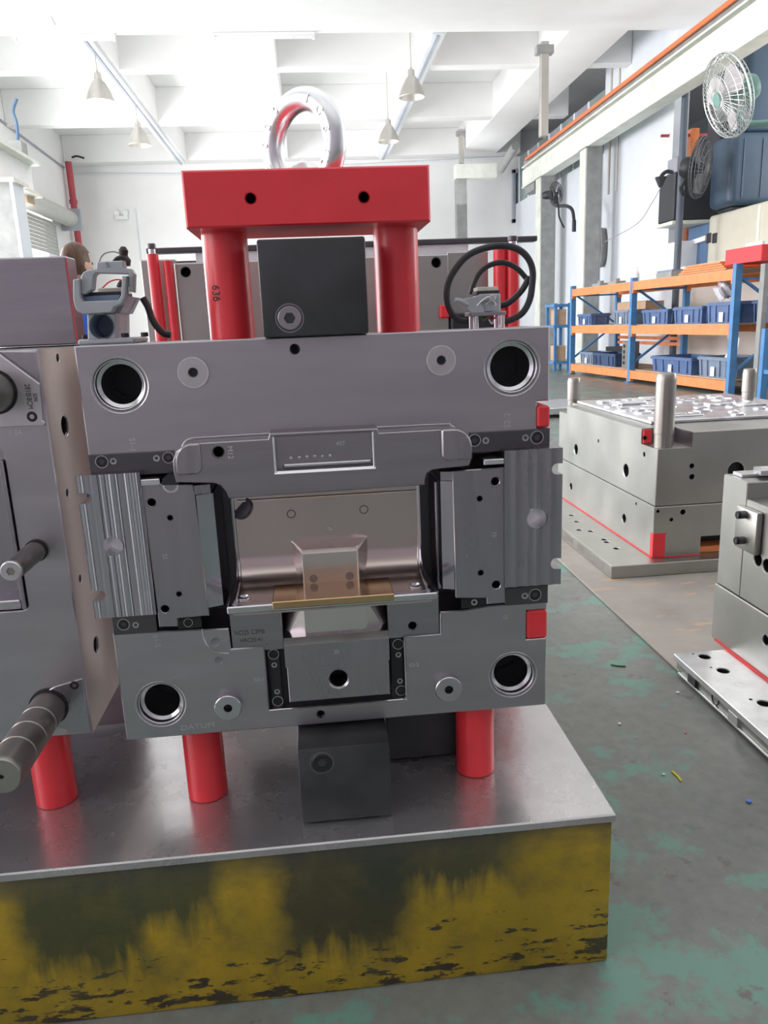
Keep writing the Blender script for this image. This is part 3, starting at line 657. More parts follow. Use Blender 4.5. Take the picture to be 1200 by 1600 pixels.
# --- moulding core in the middle
CD = -.03
cx0 = F(366, 840, CD)[0]; cx1 = F(657, 840, CD)[0]; ct = F(510, 764, CD)[1]
LD = .092
lx0, _ = F(354, 949, LD); lx1, lz = F(684, 926, LD); lz = (F(354, 949, LD)[1]+F(684, 926, LD)[1])/2
pf = [(YF+.098, ct), (YF-CD, ct), (YF-CD, lz+.048)]
for k in range(1, 9):
    t = math.pi/2*k/8; pf.append((YF-CD-.046*(1-math.cos(t)), lz+.048-.046*math.sin(t)))
pf += [(YF-LD+.012, lz+.0012), (YF-LD+.012, lz-.02), (YF+.098, lz-.02)]
co = B().prism(pf, lambda j, k: (cx0, j, k), lambda j, k: (cx1, j, k)).obj('mold_core', 'core', mo, ang=40)
for x_ in (cx0, cx1):                        # raised rims at the two sides of the core
    s_ = 1 if x_ == cx0 else -1
    B().tube(smooth([(x_+s_*.002, YF-CD-.001, ct), (x_+s_*.002, YF-CD-.001, lz+.06), (x_+s_*.004, YF-CD-.004, lz+.035), (x_+s_*.005, YF-CD-.030, lz+.006), (x_+s_*.005, YF-LD+.01, lz+.001)], 5), .0035, 8).obj('side_rim', 'milled', co)
B().tube([(cx0+.01, YF-CD, ct-.012), (cx1-.005, YF-CD, ct-.012)], .002, 8).obj('top_rim', 'milled', co)
B().box(lx0, lx1, YF-LD, YF+.098, lz-.013, lz, .002).obj('core_ledge', 'milled', co)
a = F(375, 792, CD+.002); B().lathe((a[0], YF-CD, a[1]), (-.5, -1, .5), [(.022, -.006), (.02, .001), (0, .001)], 24).obj('corner_dish', 'dark', co)
for px, py in ((650, 879.5), (386, 899)):
    x, z, R = C(px, py, 8.5, CD)
    B().lathe((x, YF-CD, z), (0, -1, .25), [(R, -.004), (R, .006), (R*.8, .008), (R*.62, .004), (R*.5, .007), (0, .0085)], 28).obj('screw_boss', 'milled', co)
    x, z, R = C(px-2 if px > 500 else px-4, py+30, 10, CD+.08)
    B().lathe((x, YF-LD+.035, lz), (0, 0, 1), [(R*1.1, -.002), (R, .004), (R*.7, .005), (R*.6, .002), (0, .002)], 28).obj('ledge_boss', 'milled', co)
for px, py, r in ((455, 803, 6.5), (568.5, 796, 6.5)):
    x, z, R = C(px, py, r, CD); B().lathe((x, YF-CD, z), (0, -1, 0), [(R*1.08, -.001), (R*1.08, .0004), (R*.86, .0004), (R*.86, -.001)], 28).obj('ejector_ring', 'dark', co)
for px, py, r, d in ((585, 867.5, 5, CD), (586.5, 881, 5, CD), (490, 904, 6.5, .016), (546.5, 900, 6.5, .016)):
    x, z, R = C(px, py, r, d); B().lathe((x, YF-d, z), (0, -1, 0), [(R, -.002), (R, .0004), (0, .0004)], 24).obj('ejector_pin', 'insert', co)
x, z, R = C(515, 826, 4, CD); B().lathe((x, YF-CD, z), (.3, -1, 0), [(R, -.002), (R*.9, .003), (R*.5, .003), (0, .001)], 16).obj('gate_pin', 'milled', co)
a = RC(455.5, 846, 577, 903, CD); b = RC(472, 861, 561, 912, .016)
pts = [(x, YF-CD+.002, z) for x in a[:2] for z in (lz+.002, a[3])]+[(x, YF-.016, z) for x in b[:2] for z in (lz+.002, b[3]-.006)]+[(x, YF-.010, b[3]) for x in b[:2]]
bp = B().hull(pts).obj('raised_boss', 'boss', co, ang=20)
for pa, pb in ((pts[1], pts[8]), (pts[3], pts[9]), ((b[0], YF-.016, lz), (b[0], YF-.016, b[3]-.006)), ((b[1], YF-.016, lz), (b[1], YF-.016, b[3]-.006)), (pts[0], pts[1]), (pts[2], pts[3])):
    B().tube([pa, pb], .0016, 8).obj('boss_edge', 'rim', bp)
bz = (F(425, 941, .098)[1]+F(616, 928, .098)[1])/2; bx0 = F(425, 941, .098)[0]; bx1 = F(616, 928, .098)[0]
B().box(bx0, bx1, YF-.098, YF-.012, bz-.0125, bz, .0012).obj('bronze_insert', 'bronze', mo)
# --- inserts under the ledge
def insert(px, d, t, bores, name='lower_insert', mt='insert'):
    a = RC(*px, d); return bored(name, [(a[0], a[2]), (a[1], a[2]), (a[1], a[3]), (a[0], a[3])], [C(*b, d) for b in bores], d, t, mt, mo, .001)
li = insert((357, 950, 444, 1014), -.004, .09, ())
insert((604, 930, 687, 992), -.004, .09, ((644.5, 978, 6.5),))
a = RC(444, 948, 604, 1000, -.03); b = RC(474, 940, 573, 1001, .024)
B().hull([(x, YF+.03, z) for x in a[:2] for z in a[2:]]+[(x, YF-.024, z) for x in b[:2] for z in (b[2]+.008, b[3])]+[(x, YF+.0, b[2]-.001) for x in (a[0], a[1])]).obj('center_slide', 'boss', mo, ang=20)
# --- bottom slide
BD = .034
a = RC(447, 1026, 609.5, 1085, BD); s3 = bored('bottom_slide', [(a[0], a[2]), (a[1], a[2]), (a[1], a[3]), (a[0], a[3])], [C(529, 1061, 14.5, BD)+(.05,)], BD, .11, 'slide', mo, .0014)
a = RC(443, 1001, 609, 1031, BD+.008)
B().prism([(YF-BD-.008, a[2]), (YF+.04, a[2]), (YF+.04, a[3]), (YF-BD+.002, a[3]), (YF-BD-.008, a[3]-.010)], lambda j, k: (a[0], j, k), lambda j, k: (a[1], j, k)).obj('slide_flange', 'slide', s3, ang=20)
B().prism([(YF-BD-.0085, a[3]-.0102), (YF-BD+.0018, a[3]+.0002), (YF-BD+.003, a[3]-.002), (YF-BD-.006, a[3]-.012)], lambda j, k: (a[0], j, k), lambda j, k: (a[1], j, k)).obj('flange_chamfer', 'rim', s3, ang=20)
B().box(gx0, gx1, YF+.02, YF+.095, gz-.001, F(500, 1003)[1], .001).obj('slide_channel', 'black_shade', mo)
B().tube([(gx0+.003, YF-.001, gz), (gx1-.006, YF-.001, gz), (gx1, YF-.001, gz+.006), (gx1, YF-.001, F(636, 995)[1]), F(636, 995)[:1]+(YF-.001,)+F(688, 991)[1:], (F(688, 991)[0], YF-.001, F(688, 991)[1]), (F(688, 958)[0], YF-.001, F(688, 958)[1])], .001, 6).obj('channel_edge', 'rim', lo)
B().tube([(F(x, y)[0], YF-.0005, F(x, y)[1]) for x, y in ((316, 982), (317, 994), (322, 1006), (331, 1015), (343, 1020), (357, 1021))], .0009, 6).obj('step_edge', 'rim', lo)
for px, py, r in ((337, 1003, 8), (342, 1032, 7)):
    x, z, R = C(px, py, r); B().lathe((x, YF, z), (0, -1, 0), [(R, -.002), (R*.95, .0008), (R*.8, .0003), (0, .0002)], 24).obj('dowel_plug', 'slide', lo)

# --- lifting bar, posts, eyebolt
LY = YF+.03
a0 = on(1, LY, 281, 265); a1 = on(1, LY, 672, 258); c0 = on(1, LY, 292, 356); c1 = on(1, LY, 672, 347)
lx = (a0.x+c0.x)/2; lx2 = (a1.x+c1.x)/2; lzt = (a0.z+a1.z)/2; lzb = (c0.z+c1.z)/2
def Lc(px, py, r): a = on(1, LY, px-r, py); b = on(1, LY, px+r, py); return ((a.x+b.x)/2, (a.z+b.z)/2, (b.x-a.x)/2)
hh = [Lc(391.5, 310, 7), Lc(568.5, 308, 7)]
lb = link('lifting_bar', plate_mesh([(lx, lzb), (lx2, lzb), (lx2, lzt), (lx, lzt)], [circ(*h) for h in hh], LY, .17, 'red', .003), mo)
for h in hh: cup(*h, LY, lb, .06, 'bolt_hole', 1.12)
PYc = LY+.085
for px, py in ((353, 440), (624, 435)):
    p = on(1, PYc-.038, px, py); B().cyl((p.x, PYc, ZT-.002), (p.x, PYc, lzb+.004), .0385, n=40, bev=.002).obj('lifting_post', 'red', mo)
text('636', .018, on(1, PYc-.0386, 337, 458).x, PYc-.0366, on(1, 1.35, 337, 458).z, -90, 'darkmark', mo)
ec = on(1, PYc, 473.5, 229); th = math.radians(44); Rm, rm = .0715, .0185
eb = B(); n1, n2 = 56, 18
vs = [[eb.bm.verts.new((ec.x+math.cos(th)*(Rm+rm*math.cos(b))*math.cos(a)+math.sin(-th)*rm*1.05*math.sin(b)*1, PYc-math.sin(th)*(Rm+rm*math.cos(b))*math.cos(a)-math.cos(th)*rm*1.05*math.sin(b), ec.z+(Rm+rm*math.cos(b))*math.sin(a))) for b in [2*math.pi*j/n2 for j in range(n2)]] for a in [2*math.pi*i/n1 for i in range(n1)]]
for i in range(n1):
    for j in range(n2): eb.bm.faces.new((vs[i][j], vs[(i+1) % n1][j], vs[(i+1) % n1][(j+1) % n2], vs[i][(j+1) % n2]))
ey = eb.obj('eyebolt', 'zinc', mo)
B().lathe((ec.x, PYc, lzt), (0, 0, 1), [(0, -.01), (.034, -.01), (.034, .006), (.024, .014), (.018, .02), (0, .03)], 32).obj('eyebolt_collar', 'zinc', ey)
def ringtext(s, ang0, step, size):
    for k, chh in enumerate(s):
        if chh == ' ': continue
        a = math.radians(ang0+step*k)
        c = bpy.data.curves.new('t', 'FONT'); c.body = chh; c.size = size; c.extrude = .0011; c.align_x = 'CENTER'; c.align_y = 'CENTER'
        o = bpy.data.objects.new('t', c); me = bpy.data.meshes.new_from_object(o); bpy.data.objects.remove(o); bpy.data.curves.remove(c)
        Rr = Rm+.0
        pos = Vector((ec.x+math.cos(th)*Rr*math.cos(a), PYc-math.sin(th)*Rr*math.cos(a), ec.z+Rr*math.sin(a)))+Vector((-math.sin(th), -math.cos(th), 0))*(rm*1.05)
        mx = Matrix.Translation(pos) @ Matrix.Rotation(-th, 4, 'Z') @ Matrix.Rotation(math.pi/2, 4, 'X') @ Matrix.Rotation(a-math.pi/2 if step < 0 else a+math.pi/2, 4, 'Z')
        me.transform(mx); me.materials.clear(); finish(me, 'zinc'); link('raised_letter', me, ey)
ringtext('1 G·S·4LTW', 62, -13, .020)
ringtext('0 2 0', 172, -12, .020); ringtext('CE', 215, -13, .021)
# --- black lock blocks
def lock(px, d, scr, ztop=None, zbot=None):
    a = list(RC(*px, d)); a[3] = ztop or a[3]; a[2] = zbot or a[2]
    lk = B().box(a[0], a[1], YF-d, YF+.11, a[2], a[3], .004, 2).obj('lock_block', 'black', mo)
    x, z, R = C(*scr, d)
    B().lathe((x, YF-d, z), (0, -1, 0), [(R*1.12, -.001), (R*1.12, .0004), (R*1.05, .0004), (R*1.05, -.001)], 32).obj('counterbore_rim', 'insert', lk)
    screw(x, z, R, d, lk, 'cap_screw', 'insert' if scr[1] < 700 else 'screw', .0012, hx=.46)
    return lk
lock((400, 374, 577, 522), .045, (452.5, 497, 20), None, ZT+.001)
lock((464, 1172, 613.5, 1279), .062, (503, 1192, 17), None, max(TZ+.002, F(540, 1281, .062)[1]))
# --- feet
for cx_ in (-.2505, .279): B().cyl((cx_, 1.349, TZ+.0005), (cx_, 1.349, ZB+.001), .0375, n=40, bev=.002).obj('foot_post', 'red', mo)
a = on(1, 1.39, 604, 1150); b = on(1, 1.39, 716, 1150)
B().box(a.x, b.x+.03, 1.40, 1.60, TZ+.001, ZB-.001, .004).obj('rear_block', 'black', mo)
a = on(1, 1.45, 372, 1150); b = on(1, 1.45, 470, 1150)
B().box(a.x, b.x, 1.47, 1.62, TZ+.11, ZB-.001, .004).obj('rear_block', 'black', mo)
# --- stamped marks
def stamp(s, px, py, h, rot, d=0, mt='engrave', par=None, sx=1): 
    x, z = F(px, py, d); text(s, h, x, YF-d-.0002, z, rot, mt, par or mo, .0003, sx=sx)
stamp('S1-1', 207, 695, .013, -90, 0, par=up); stamp('S2-2', 793, 657, .015, 90, 0, par=up)
stamp('M12', 359.5, 707, .012, -90, D, par=wg); stamp('407', 532, 693, .010, 0, D-.016, par=wg)
stamp('S1', 257.5, 870, .011, -90, SD, par=sl); stamp('S2', 772.5, 835, .010, 90, SD, par=sr); stamp('S3', 526, 1018.5, .010, 0, BD+.008, par=s3)
stamp('S1-2', 244.5, 1002, .013, -80, 0, par=lo); stamp('S3-1', 405, 1062, .010, 0, 0, par=lo); stamp('S3-2', 647, 1039, .010, 0, 0, par=lo); stamp('S2', 790, 964, .010, 90, 0, par=lo)
stamp('DATUM', 309, 1135, .014, 2, 0, 'engrave', lo, 1.25)
stamp('NO25 C3M6', 390, 988, .0125, 0, -.004, 'darkmark', li, .8); stamp('HRC25-41', 393, 1000, .0105, 0, -.004, 'darkmark', li, .9)

# --- connector housing on the left
KY = YF+.045
def K(px, py, d=0): p = on(1, KY-d, px, py); return (p.x, p.z)
def kplate(pts, t, mt, par, name, d=0, bev=.0015, holes=()): return link(name, plate_mesh([K(x, y, d) for x, y in pts], holes, KY-d, t, mt, bev), par)
kb = K(121, 530)[0]; ke = K(230, 530)[0]
hs = B().box(kb, ke-.02, KY-.002, KY+.11, ZT, ZT+.010, .003).obj('connector_housing', 'conn', mo)
a0 = K(136, 490); a1 = K(180, 528)
hx_, hz_ = K(159, 510)
b_ = plate_mesh([K(136, 490), K(181, 489), (K(181, 525)[0], ZT+.008), (K(136, 525)[0], ZT+.008)], [circ(hx_, hz_, .0185)], KY, .10, 'conn', .002); link('housing_body', b_, hs)
cup(hx_, hz_, .0185, KY, hs, .05, 'cable_entry', 1.1).data.materials[0] = M['bingrey']
B().hull([(x, y, z) for x, z in (K(128, 470), K(197, 462)) for y in (KY+.015, KY+.11)]+[(x, y, z) for x, z in (K(137, 490), K(184, 489)) for y in (KY+.015, KY+.11)]).obj('housing_shoulder', 'conn', hs)
for s_ in ((130, 526), (193, 525), (224, 527)):
    x, z = K(*s_); B().cyl((x, KY+.012, ZT+.010), (x, KY+.012, ZT+.017), .0062, n=14, bev=.0008).obj('fixing_screw', 'screw', hs)
kplate([(126, 459), (126, 433), (129, 426), (136, 422), (150, 420), (151, 409), (192, 407), (194, 419), (204, 420), (209, 428), (208, 457), (202, 455), (200, 428), (150, 426.5), (146, 431), (144, 452), (132, 460)], .022, 'conn', hs, 'upper_lever', .012)
kplate([(114, 437), (114, 468), (117, 480), (121, 487), (129, 491), (174, 488), (178, 480), (190, 475), (196, 464), (198, 431), (190.5, 431), (189, 462), (185, 469), (129, 471), (125, 464), (124, 435)], .022, 'conn', hs, 'lower_lever', .02)
a0 = K(128, 457); a1 = K(189, 470); B().box(a0[0], a1[0], KY+.005, KY+.09, a1[1], a0[1], .001).obj('seal_frame', 'rubber', hs)
a0 = K(128, 463); a1 = K(189, 473); B().box(a0[0], a1[0], KY-.003, KY+.08, a1[1], a0[1], .001).obj('contact_insert', 'bingrey', hs)
a0 = K(144, 449); a1 = K(188, 457); B().box(a0[0], a1[0], KY+.03, KY+.08, a1[1], a0[1], .001).obj('contact_carrier', 'conn2', hs)
text('5', .012, K(171, 415)[0], KY-.0124, K(171, 415)[1], 0, 'bingrey', hs, .0006)
pts = [(x, KY+.05, z) for x, z in (K(147, 448), K(158, 438), (K(172, 434)), K(186, 437))]; B().tube(smooth(pts), .0012, 6).obj('contact_wire', 'wire_red', hs)
pts = [(x, KY+.06, z) for x, z in (K(172, 447), K(176, 439), (K(184, 437)), K(191, 440))]; B().tube(smooth(pts), .005, 8).obj('contact_cable', 'rubber', hs)
p = K(178, 394); B().lathe((p[0], KY+.06, p[1]-.012), (.1, 0, 1), [(0, -.006), (.011, -.004), (.012, .006), (.007, .012), (.008, .02), (.004, .026), (0, .027)], 16).obj('plug_cap', 'rubber', hs)
pts = [(x, KY+.06, z) for x, z in (K(177, 393), K(165, 388), K(150, 390), K(142, 398), K(139, 412), K(140, 425))]; B().tube(smooth(pts), .0011, 6).obj('cap_cord', 'girderd', hs)
pts = [(x, KY+.05, z) for x, z in (K(166, 405), K(172, 399), K(182, 398), K(190, 405))]; B().tube(smooth(pts), .003, 8).obj('cap_loop', 'rubber', hs)
pts = [(x, KY+.09, z) for x, z in (K(205, 462), K(214, 478), K(222, 500), K(238, 520), K(252, 524))]; B().tube(smooth(pts), .0062, 10).obj('housing_cable', 'rubber', hs)

# --- connector and cable loops on the right
RY = YF+.06
def Q(px, py, d=0): p = on(1, RY-d, px, py); return (p.x, p.z)
def q3(l, d=0): return [(Q(x, y)[0], RY-d, Q(x, y)[1]) for x, y in l]
a0 = Q(735, 488); a1 = Q(790, 492)
cn = B().box(a0[0], a1[0], RY-.004, RY+.05, a1[1], a0[1], .0008).obj('connector_plate', 'insert', mo)
for px in (744.5, 785):
    for dy in (0, .04):
        x = Q(px, 500)[0]; B().cyl((x, RY+.002+dy, ZT), (x, RY+.002+dy, a1[1]+.001), .0042, n=14).obj('standoff', 'pale', cn)
a0 = Q(747, 457); a1 = Q(783, 488); B().box(a0[0], a1[0], RY, RY+.045, a1[1], a0[1]-.002, .003).obj('plug_body', 'conn', cn)
a0 = Q(747, 448.5); a1 = Q(779.5, 457); B().box(a0[0], a1[0], RY+.004, RY+.04, a1[1]-.002, a0[1], .001).obj('insulator_block', 'conn2', cn)
a0 = Q(745, 454.5); a1 = Q(781, 458); B().box(a0[0], a1[0], RY+.002, RY+.042, a1[1]-.001, a0[1], .001).obj('insulator_seal', 'rubber', cn)
lev = [(737, 489), (757, 489), (755, 479), (750, 474), (756, 470), (775, 468), (777, 462), (772, 458.5), (752, 459.5), (742, 464), (727, 466), (724, 472), (731, 478), (730, 483)]
lv = link('locking_lever', plate_mesh([Q(x, y, .006) for x, y in lev], [], RY-.006, .010, 'conn', .001), cn)
B().lathe((Q(768, 466)[0], RY-.006, Q(768, 466)[1]), (0, -1, 0), [(.0058, -.001), (.0058, .001), (.005, .0018), (0, .0018)], 18).obj('lever_pivot', 'pale', lv)
for q0 in ([(744, 478), (752, 470), (762, 464), (764, 470), (757, 476)], [(770, 470), (773, 477), (766, 479)]):
    B().tube(smooth(q3(q0, .0062)), .0010, 6).obj('lever_groove', 'rim', lv)
a0 = q3([(730, 476), (720, 471), (710, 469)], .004); B().tube(smooth(a0), .0042, 8).obj('lever_handle', 'conn', lv)
L1 = [(737, 503), (722, 500), (709, 486), (703, 465), (705, 442), (716, 420), (735, 398), (760, 386), (790, 381), (815, 386), (832, 400), (840, 420), (839, 446), (835, 468), (824, 488), (806, 499), (790, 503)]
B().tube(smooth(q3(L1, -.03)), .0058, 10).obj('control_cable', 'rubber', cn)
L2 = [(744, 458), (748, 444), (758, 424), (775, 411), (797, 407), (818, 416), (833, 432), (838, 442)]
B().tube(smooth(q3(L2, -.045)), .0048, 10).obj('control_cable', 'rubber', cn)
L3 = [(784, 477), (800, 474), (815, 463), (828, 448), (837, 430)]
B().tube(smooth(q3(L3, -.04)), .0055, 10).obj('control_cable', 'rubber', cn)
for k, (c_, l_) in enumerate((('wire_red', [(764, 494), (768, 500), (775, 497), (778, 492)]), ('wire_white', [(766, 499), (771, 506), (774, 500)]), ('green', [(752, 494), (757, 500), (764, 496)]))):
    B().tube(smooth(q3(l_, -.01)), .0014, 6).obj('lead_wire', c_, cn)

# ================================================================== LEFT MOLD
QY = 1.33
def LF(px, py, d=0): p = on(1, QY-d, px, py); return (p.x, p.z)
def LC(px, py, r, d=0): a = LF(px-r, py, d); b = LF(px+r, py, d); return ((a[0]+b[0])/2, (a[1]+b[1])/2, (b[0]-a[0])/2)
qx = (LF(144, 1146)[0]+LF(60, 549)[0])/2; qb = LF(144, 1146)[1]; qt = LF(58, 546)[1]; qx0 = -1.25
lm = thing('injection_mold', 'steel mold half with guide pillars pointing forward, left on the stand', 'mold', (-.8, 1.5, TZ))
def lplate(name, pts, d, t, mt, par=None, holes=(), bev=.0015): return link(name, plate_mesh(pts, holes, QY-d, t, mt, bev), par or lm)
pkx = LF(28, 850)[0]; pkb = LF(20, 955)[1]; pkt = LF(20, 700)[1]
fp = lplate('front_plate', [(qx0, qb), (qx, qb), (qx, qt), (qx0, qt)], 0, .30, 'steel', None, [rr(-1.1, pkx, pkb, pkt, .01, .012, .012, .01)], .002)
B().box(-1.099, pkx-.0005, QY+.04, QY+.28, pkb+.0005, pkt-.0005, .001).obj('cavity_block', 'slide', fp)
B().box(pkx-.008, pkx-.001, QY-.006, QY+.05, pkb+.004, pkt-.02, .001).obj('wear_strip', 'insert', fp)
B().box(-1.09, pkx-.012, QY-.001, QY+.05, pkb+.003, pkb+.02, .002).obj('wear_ledge', 'milled', fp)
x, z, R = LC(5, 913, 4, 0); B().lathe((x, QY+.04, z), (0, -1, 0), [(R, -.001), (R, .001), (0, .001)], 16).obj('ledge_screw', 'bore', fp)
fp.data.materials.append(M['sidelit'])  # faces towards the gap get the lighter, painted-as-lit steel
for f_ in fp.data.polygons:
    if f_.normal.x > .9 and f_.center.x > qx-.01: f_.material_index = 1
# side face openings
for px, py, rz in ((101, 665, 17), (90, 559, 7), (105, 770, 7), (125, 904, 7), (150, 1007, 15)):
    p = on(0, qx, px, py); rr_ = rz*1.25/1193
    cutbore(fp, (qx, p.y, p.z), (-1, 0, 0), rr_, .04, name='side_hole')
sy = QY+.30
a = on(1, sy, 107, 540); b = on(1, sy, 92, 402)
bp_ = B().box(qx0-.02, qx-.004, sy+.001, sy+.10, TZ+.012, qt+.002, .002).obj('riser_plate', 'steel', lm)
B().box(qx0, qx-.012, QY+.27, QY+.335, qt+.003, on(1, QY+.27, 60, 401).z, .003).obj('top_block', 'insert', lm)
hx0 = qx-.0125; zt_b = on(1, QY+.27, 60, 401).z
B().box(hx0-.0016, hx0+.0012, QY+.2692, QY+.273, qt+.006, zt_b-.004, .0005).obj('red_edge_mark', 'pipe', lm)
B().box(qx-.10, qx+.002, sy+.004, sy+.03, qt-.17, qt-.06, .001).obj('slot_shade', 'black_shade', lm)  # dark boxes stand for the shade in the rear edge gaps
B().box(qx-.06, qx+.004, sy+.005, sy+.10, qb+.17, qb+.24, .001).obj('slot_shade', 'black_shade', lm)
B().box(qx-.004, qx+.0015, QY+.16, QY+.20, LF(70, 806)[1]-.02, LF(70, 806)[1]+.02, .0005).obj('blue_tape', 'bluebit', lm)
# corner plates
cpl = lplate('corner_plate', [LF(*p, .004) for p in ((-70, 500), (-8, 548), (62, 600), (66, 657), (71, 661), (70, 665), (-70, 672))], .004, .02, 'pale')
x, z, R = LC(50, 651, 8.5, .004); screw(x, z, R, QY and (YF-QY+.004), cpl, 'plate_screw')
for s, px, py, h in (('2810', 43, 609, .012), ('18CM', 46, 628, .012), ('3096', 55, 621, .009)):
    xx, zz = LF(px, py, .0045); text(s, h, xx, QY-.0045, zz, -90, 'darkmark', cpl, .0003, sx=.8)
lplate('corner_chamfer', [LF(*p, .002) for p in ((0, 549), (57, 549), (62, 597), (-6, 547))], .002, .01, 'slide')
# lower guide plate: round on the left, square on the right
c1_ = LC(104, 1105, 40, .003)
arc = [(c1_[0]+c1_[2]*math.cos(math.radians(t)), c1_[1]+c1_[2]*math.sin(math.radians(t))) for t in range(110, 262, 10)]
gp = lplate('guide_plate', [LF(129, 1060, .003)]+arc+[LF(104, 1146, .003), LF(142, 1144, .003)], .003, .02, 'slide')
x, z, R = LC(116, 1071, 7.5, .003); screw(x, z, R, YF-QY+.003, gp, 'plate_screw')
def pillar(bpx, tip, r, name, grooves=(), hexs=0, mt='pin'):
    b = on(1, QY, *bpx); bx_, bz_ = b.x, b.z
    # tip plane: the same X and Z, nearer the camera
    best = min((abs((lambda v: 800-CF*v.dot(UP)/v.dot(FW))(Vector((bx_, y, bz_))-Vector((0, 0, CH)))-tip[1]), y) for y in [QY-.002*k for k in range(1, 400)])
    y = best[1]; n = 40
    prof = [(0, -.01), (r, -.01), (r, 0)]; L = QY-y
    for g in grooves: prof += [(r, L*g-.004), (r*.95, L*g-.0025), (r*.95, L*g+.0025), (r, L*g+.004)]
    prof += [(r, L-.012), (r*.96, L-.003), (r*.9, L)]
    prof += [(r*.12, L), (r*.1, L-.008), (0, L-.008)] if not hexs else [(0, L)]
    o = B().lathe((bx_, QY, bz_), (0, -1, 0), prof, n).obj(name, mt, lm)
    B().lathe((bx_, QY, bz_), (0, -1, 0), [(r*1.0, .0045), (r*1.12, .0045), (r*1.12, .0038), (r*1.0, .0038)], n).obj('pillar_seat', 'black_shade', o)
    if hexs: screw(bx_, bz_, r*.98, 0, o, 'pillar_socket', 'pale', .0015, pos=(bx_, y, bz_), hx=.42)
    return o
pillar((77, 1104), (11, 1214), .0315, 'guide_pillar', (.28, .50, .72))
pillar((57, 860), (37, 893), .0175, 'return_pillar', (), 1)
pillar((-8, 612), (-22, 622), .0335, 'guide_pillar')
B().cyl((-.545, 1.375, TZ), (-.545, 1.375, qb+.001), .038, n=40, bev=.002).obj('foot_post', 'red', lm)
B().cyl((-1.05, 1.375, TZ), (-1.05, 1.375, qb+.001), .038, n=40, bev=.002).obj('foot_post', 'red', lm)
xx, zz = LF(24, 676); text('1 04', .012, xx, QY-.0003, zz, 0, 'engrave', fp, .0003)

# ================================================================== MOLD BEHIND
BY = 2.15
def BF(px, py, d=0): p = on(1, BY-d, px, py); return (p.x, p.z)
def BC(px, py, r): a = BF(px-r, py); b = BF(px+r, py); return ((a[0]+b[0])/2, (a[1]+b[1])/2, (b[0]-a[0])/2)
bm_ = thing('injection_mold', 'third steel mold with thin red posts, standing behind the main mold', 'mold', (.1, 2.3, TZ))
zt0 = BF(460, 405)[1]; zs = BF(470, 385)[1]
a, b = BF(272, 420)[0], BF(701, 420)[0]
hb = [BC(290, 425, 6.5), BC(682, 410, 6.5)]
mp_ = link('front_plate', plate_mesh([(a, TZ+.02), (b, TZ+.02), (b, zt0), (a, zt0)], [circ(*h) for h in hb], BY, .08, 'alu', .003), bm_)
for h in hb: cup(*h, BY, mp_, .05, 'bolt_hole', 1.2)
B().box(BF(216, 420)[0], a-.001, BY+.03, BY+.2, TZ+.001, BF(240, 404)[1], .003).obj('side_plate', 'alu', bm_)
B().box(b+.001, BF(768, 400)[0], BY+.03, BY+.2, TZ+.001, BF(735, 391)[1], .003).obj('side_plate', 'alu', bm_)
B().box(a-.05, b+.05, BY+.081, BY+.3, TZ, zt0+.012, .003).obj('back_plate', 'insert', bm_)
B().box(BF(221, 392)[0], BF(850, 375)[0], BY+.06, BY+.10, zs-.0, zs+.014, .002).obj('top_strip', 'dark', bm_)
B().box(BF(300, 400)[0], BF(740, 400)[0], BY+.07, BY+.09, zt0+.005, zs-.0005, .001).obj('clear_guard', 'paper', bm_)
for px, w, zpx, cap in ((247, 15, 398, 1), (269, 12, 408, 0), (798, 19, 386, 1), (778, 17, 388, 0)):
    r = w*1.12*2.1/1193/2; x = BF(px, 460)[0]; z1 = BF(px, zpx)[1]
    o = B().cyl((x, BY-.02, TZ), (x, BY-.02, z1), r, n=24, bev=.001).obj('red_post', 'red', bm_)
    if cap: B().cyl((x, BY-.02, z1), (x, BY-.02, z1+.012), r*.62, n=16).obj('post_washer', 'pale', o); B().cyl((x, BY-.02, z1+.0121), (x, BY-.02, z1+.026), r*.72, n=16, bev=.002).obj('post_bolt', 'dark', o)
a = BF(686, 477); b = BF(702, 497); B().box(a[0], b[0], BY-.012, BY+.0, b[1], a[1], .004).obj('red_plug', 'redflat', bm_)
a = BF(703, 490); b = BF(790, 512); B().box(a[0], b[0], BY-.02, BY+.028, TZ+.001, a[1], .004).obj('lower_block', 'black_shade', bm_)

# ================================================================== RIGHT MOLDS ON THE BOARD
bo = B(); bo.box(1.185, 3.4, 1.2, 5.2, .0005, .010, .002)
tag(bo.obj('floor_board', 'sheet'), 'dirty brown board lying on the floor under the two right molds', 'board')
BZ = .0101
g0 = G(955, 905, BZ); c0 = on(1, g0.y, 955, 885); g1 = G(1019, 872, c0.z)
r1 = thing('injection_mold', 'pale steel mold with four tall guide pillars, lying on the board on the floor', 'mold', (2, 4, BZ))
px0, py0, pz = g0.x, g0.y, c0.z
pzs = [(px0, py0), (px0+1.3, py0), (px0+1.3, py0+1.75), (px0, py0+1.75)]
bs = B().box(px0, px0+1.3, py0, py0+1.75, BZ, pz, .003).obj('base_plate', 'alu', r1)
for k, (u, w) in enumerate(((.10, .16), (.36, .10), (.52, .14), (.9, .15))):
    B().box(px0-.0008, px0+.004, py0+u, py0+u+w, BZ+.012, pz-.012, .0004).obj('edge_slot', 'milled', bs)
for px, py in ((893, 805), (901, 815), (923, 830), (948, 847), (963, 857), (905, 828), (944, 843)):
    p = G(px, py, pz); cutbore(bs, (p.x, p.y, pz), (0, 0, -1), .016, .02, name='base_hole')
bx, by = g1.x, g1.y
z1 = on(1, by, 1020.5, 793).z; z2 = on(1, by, 1025, 703).z; z3 = on(1, by, 1083, 675).z
BXE, BYE = bx+1.1, by+1.42
lp = B(); lp.box(bx, BXE, by, BYE, pz+.0005, z1, .003)
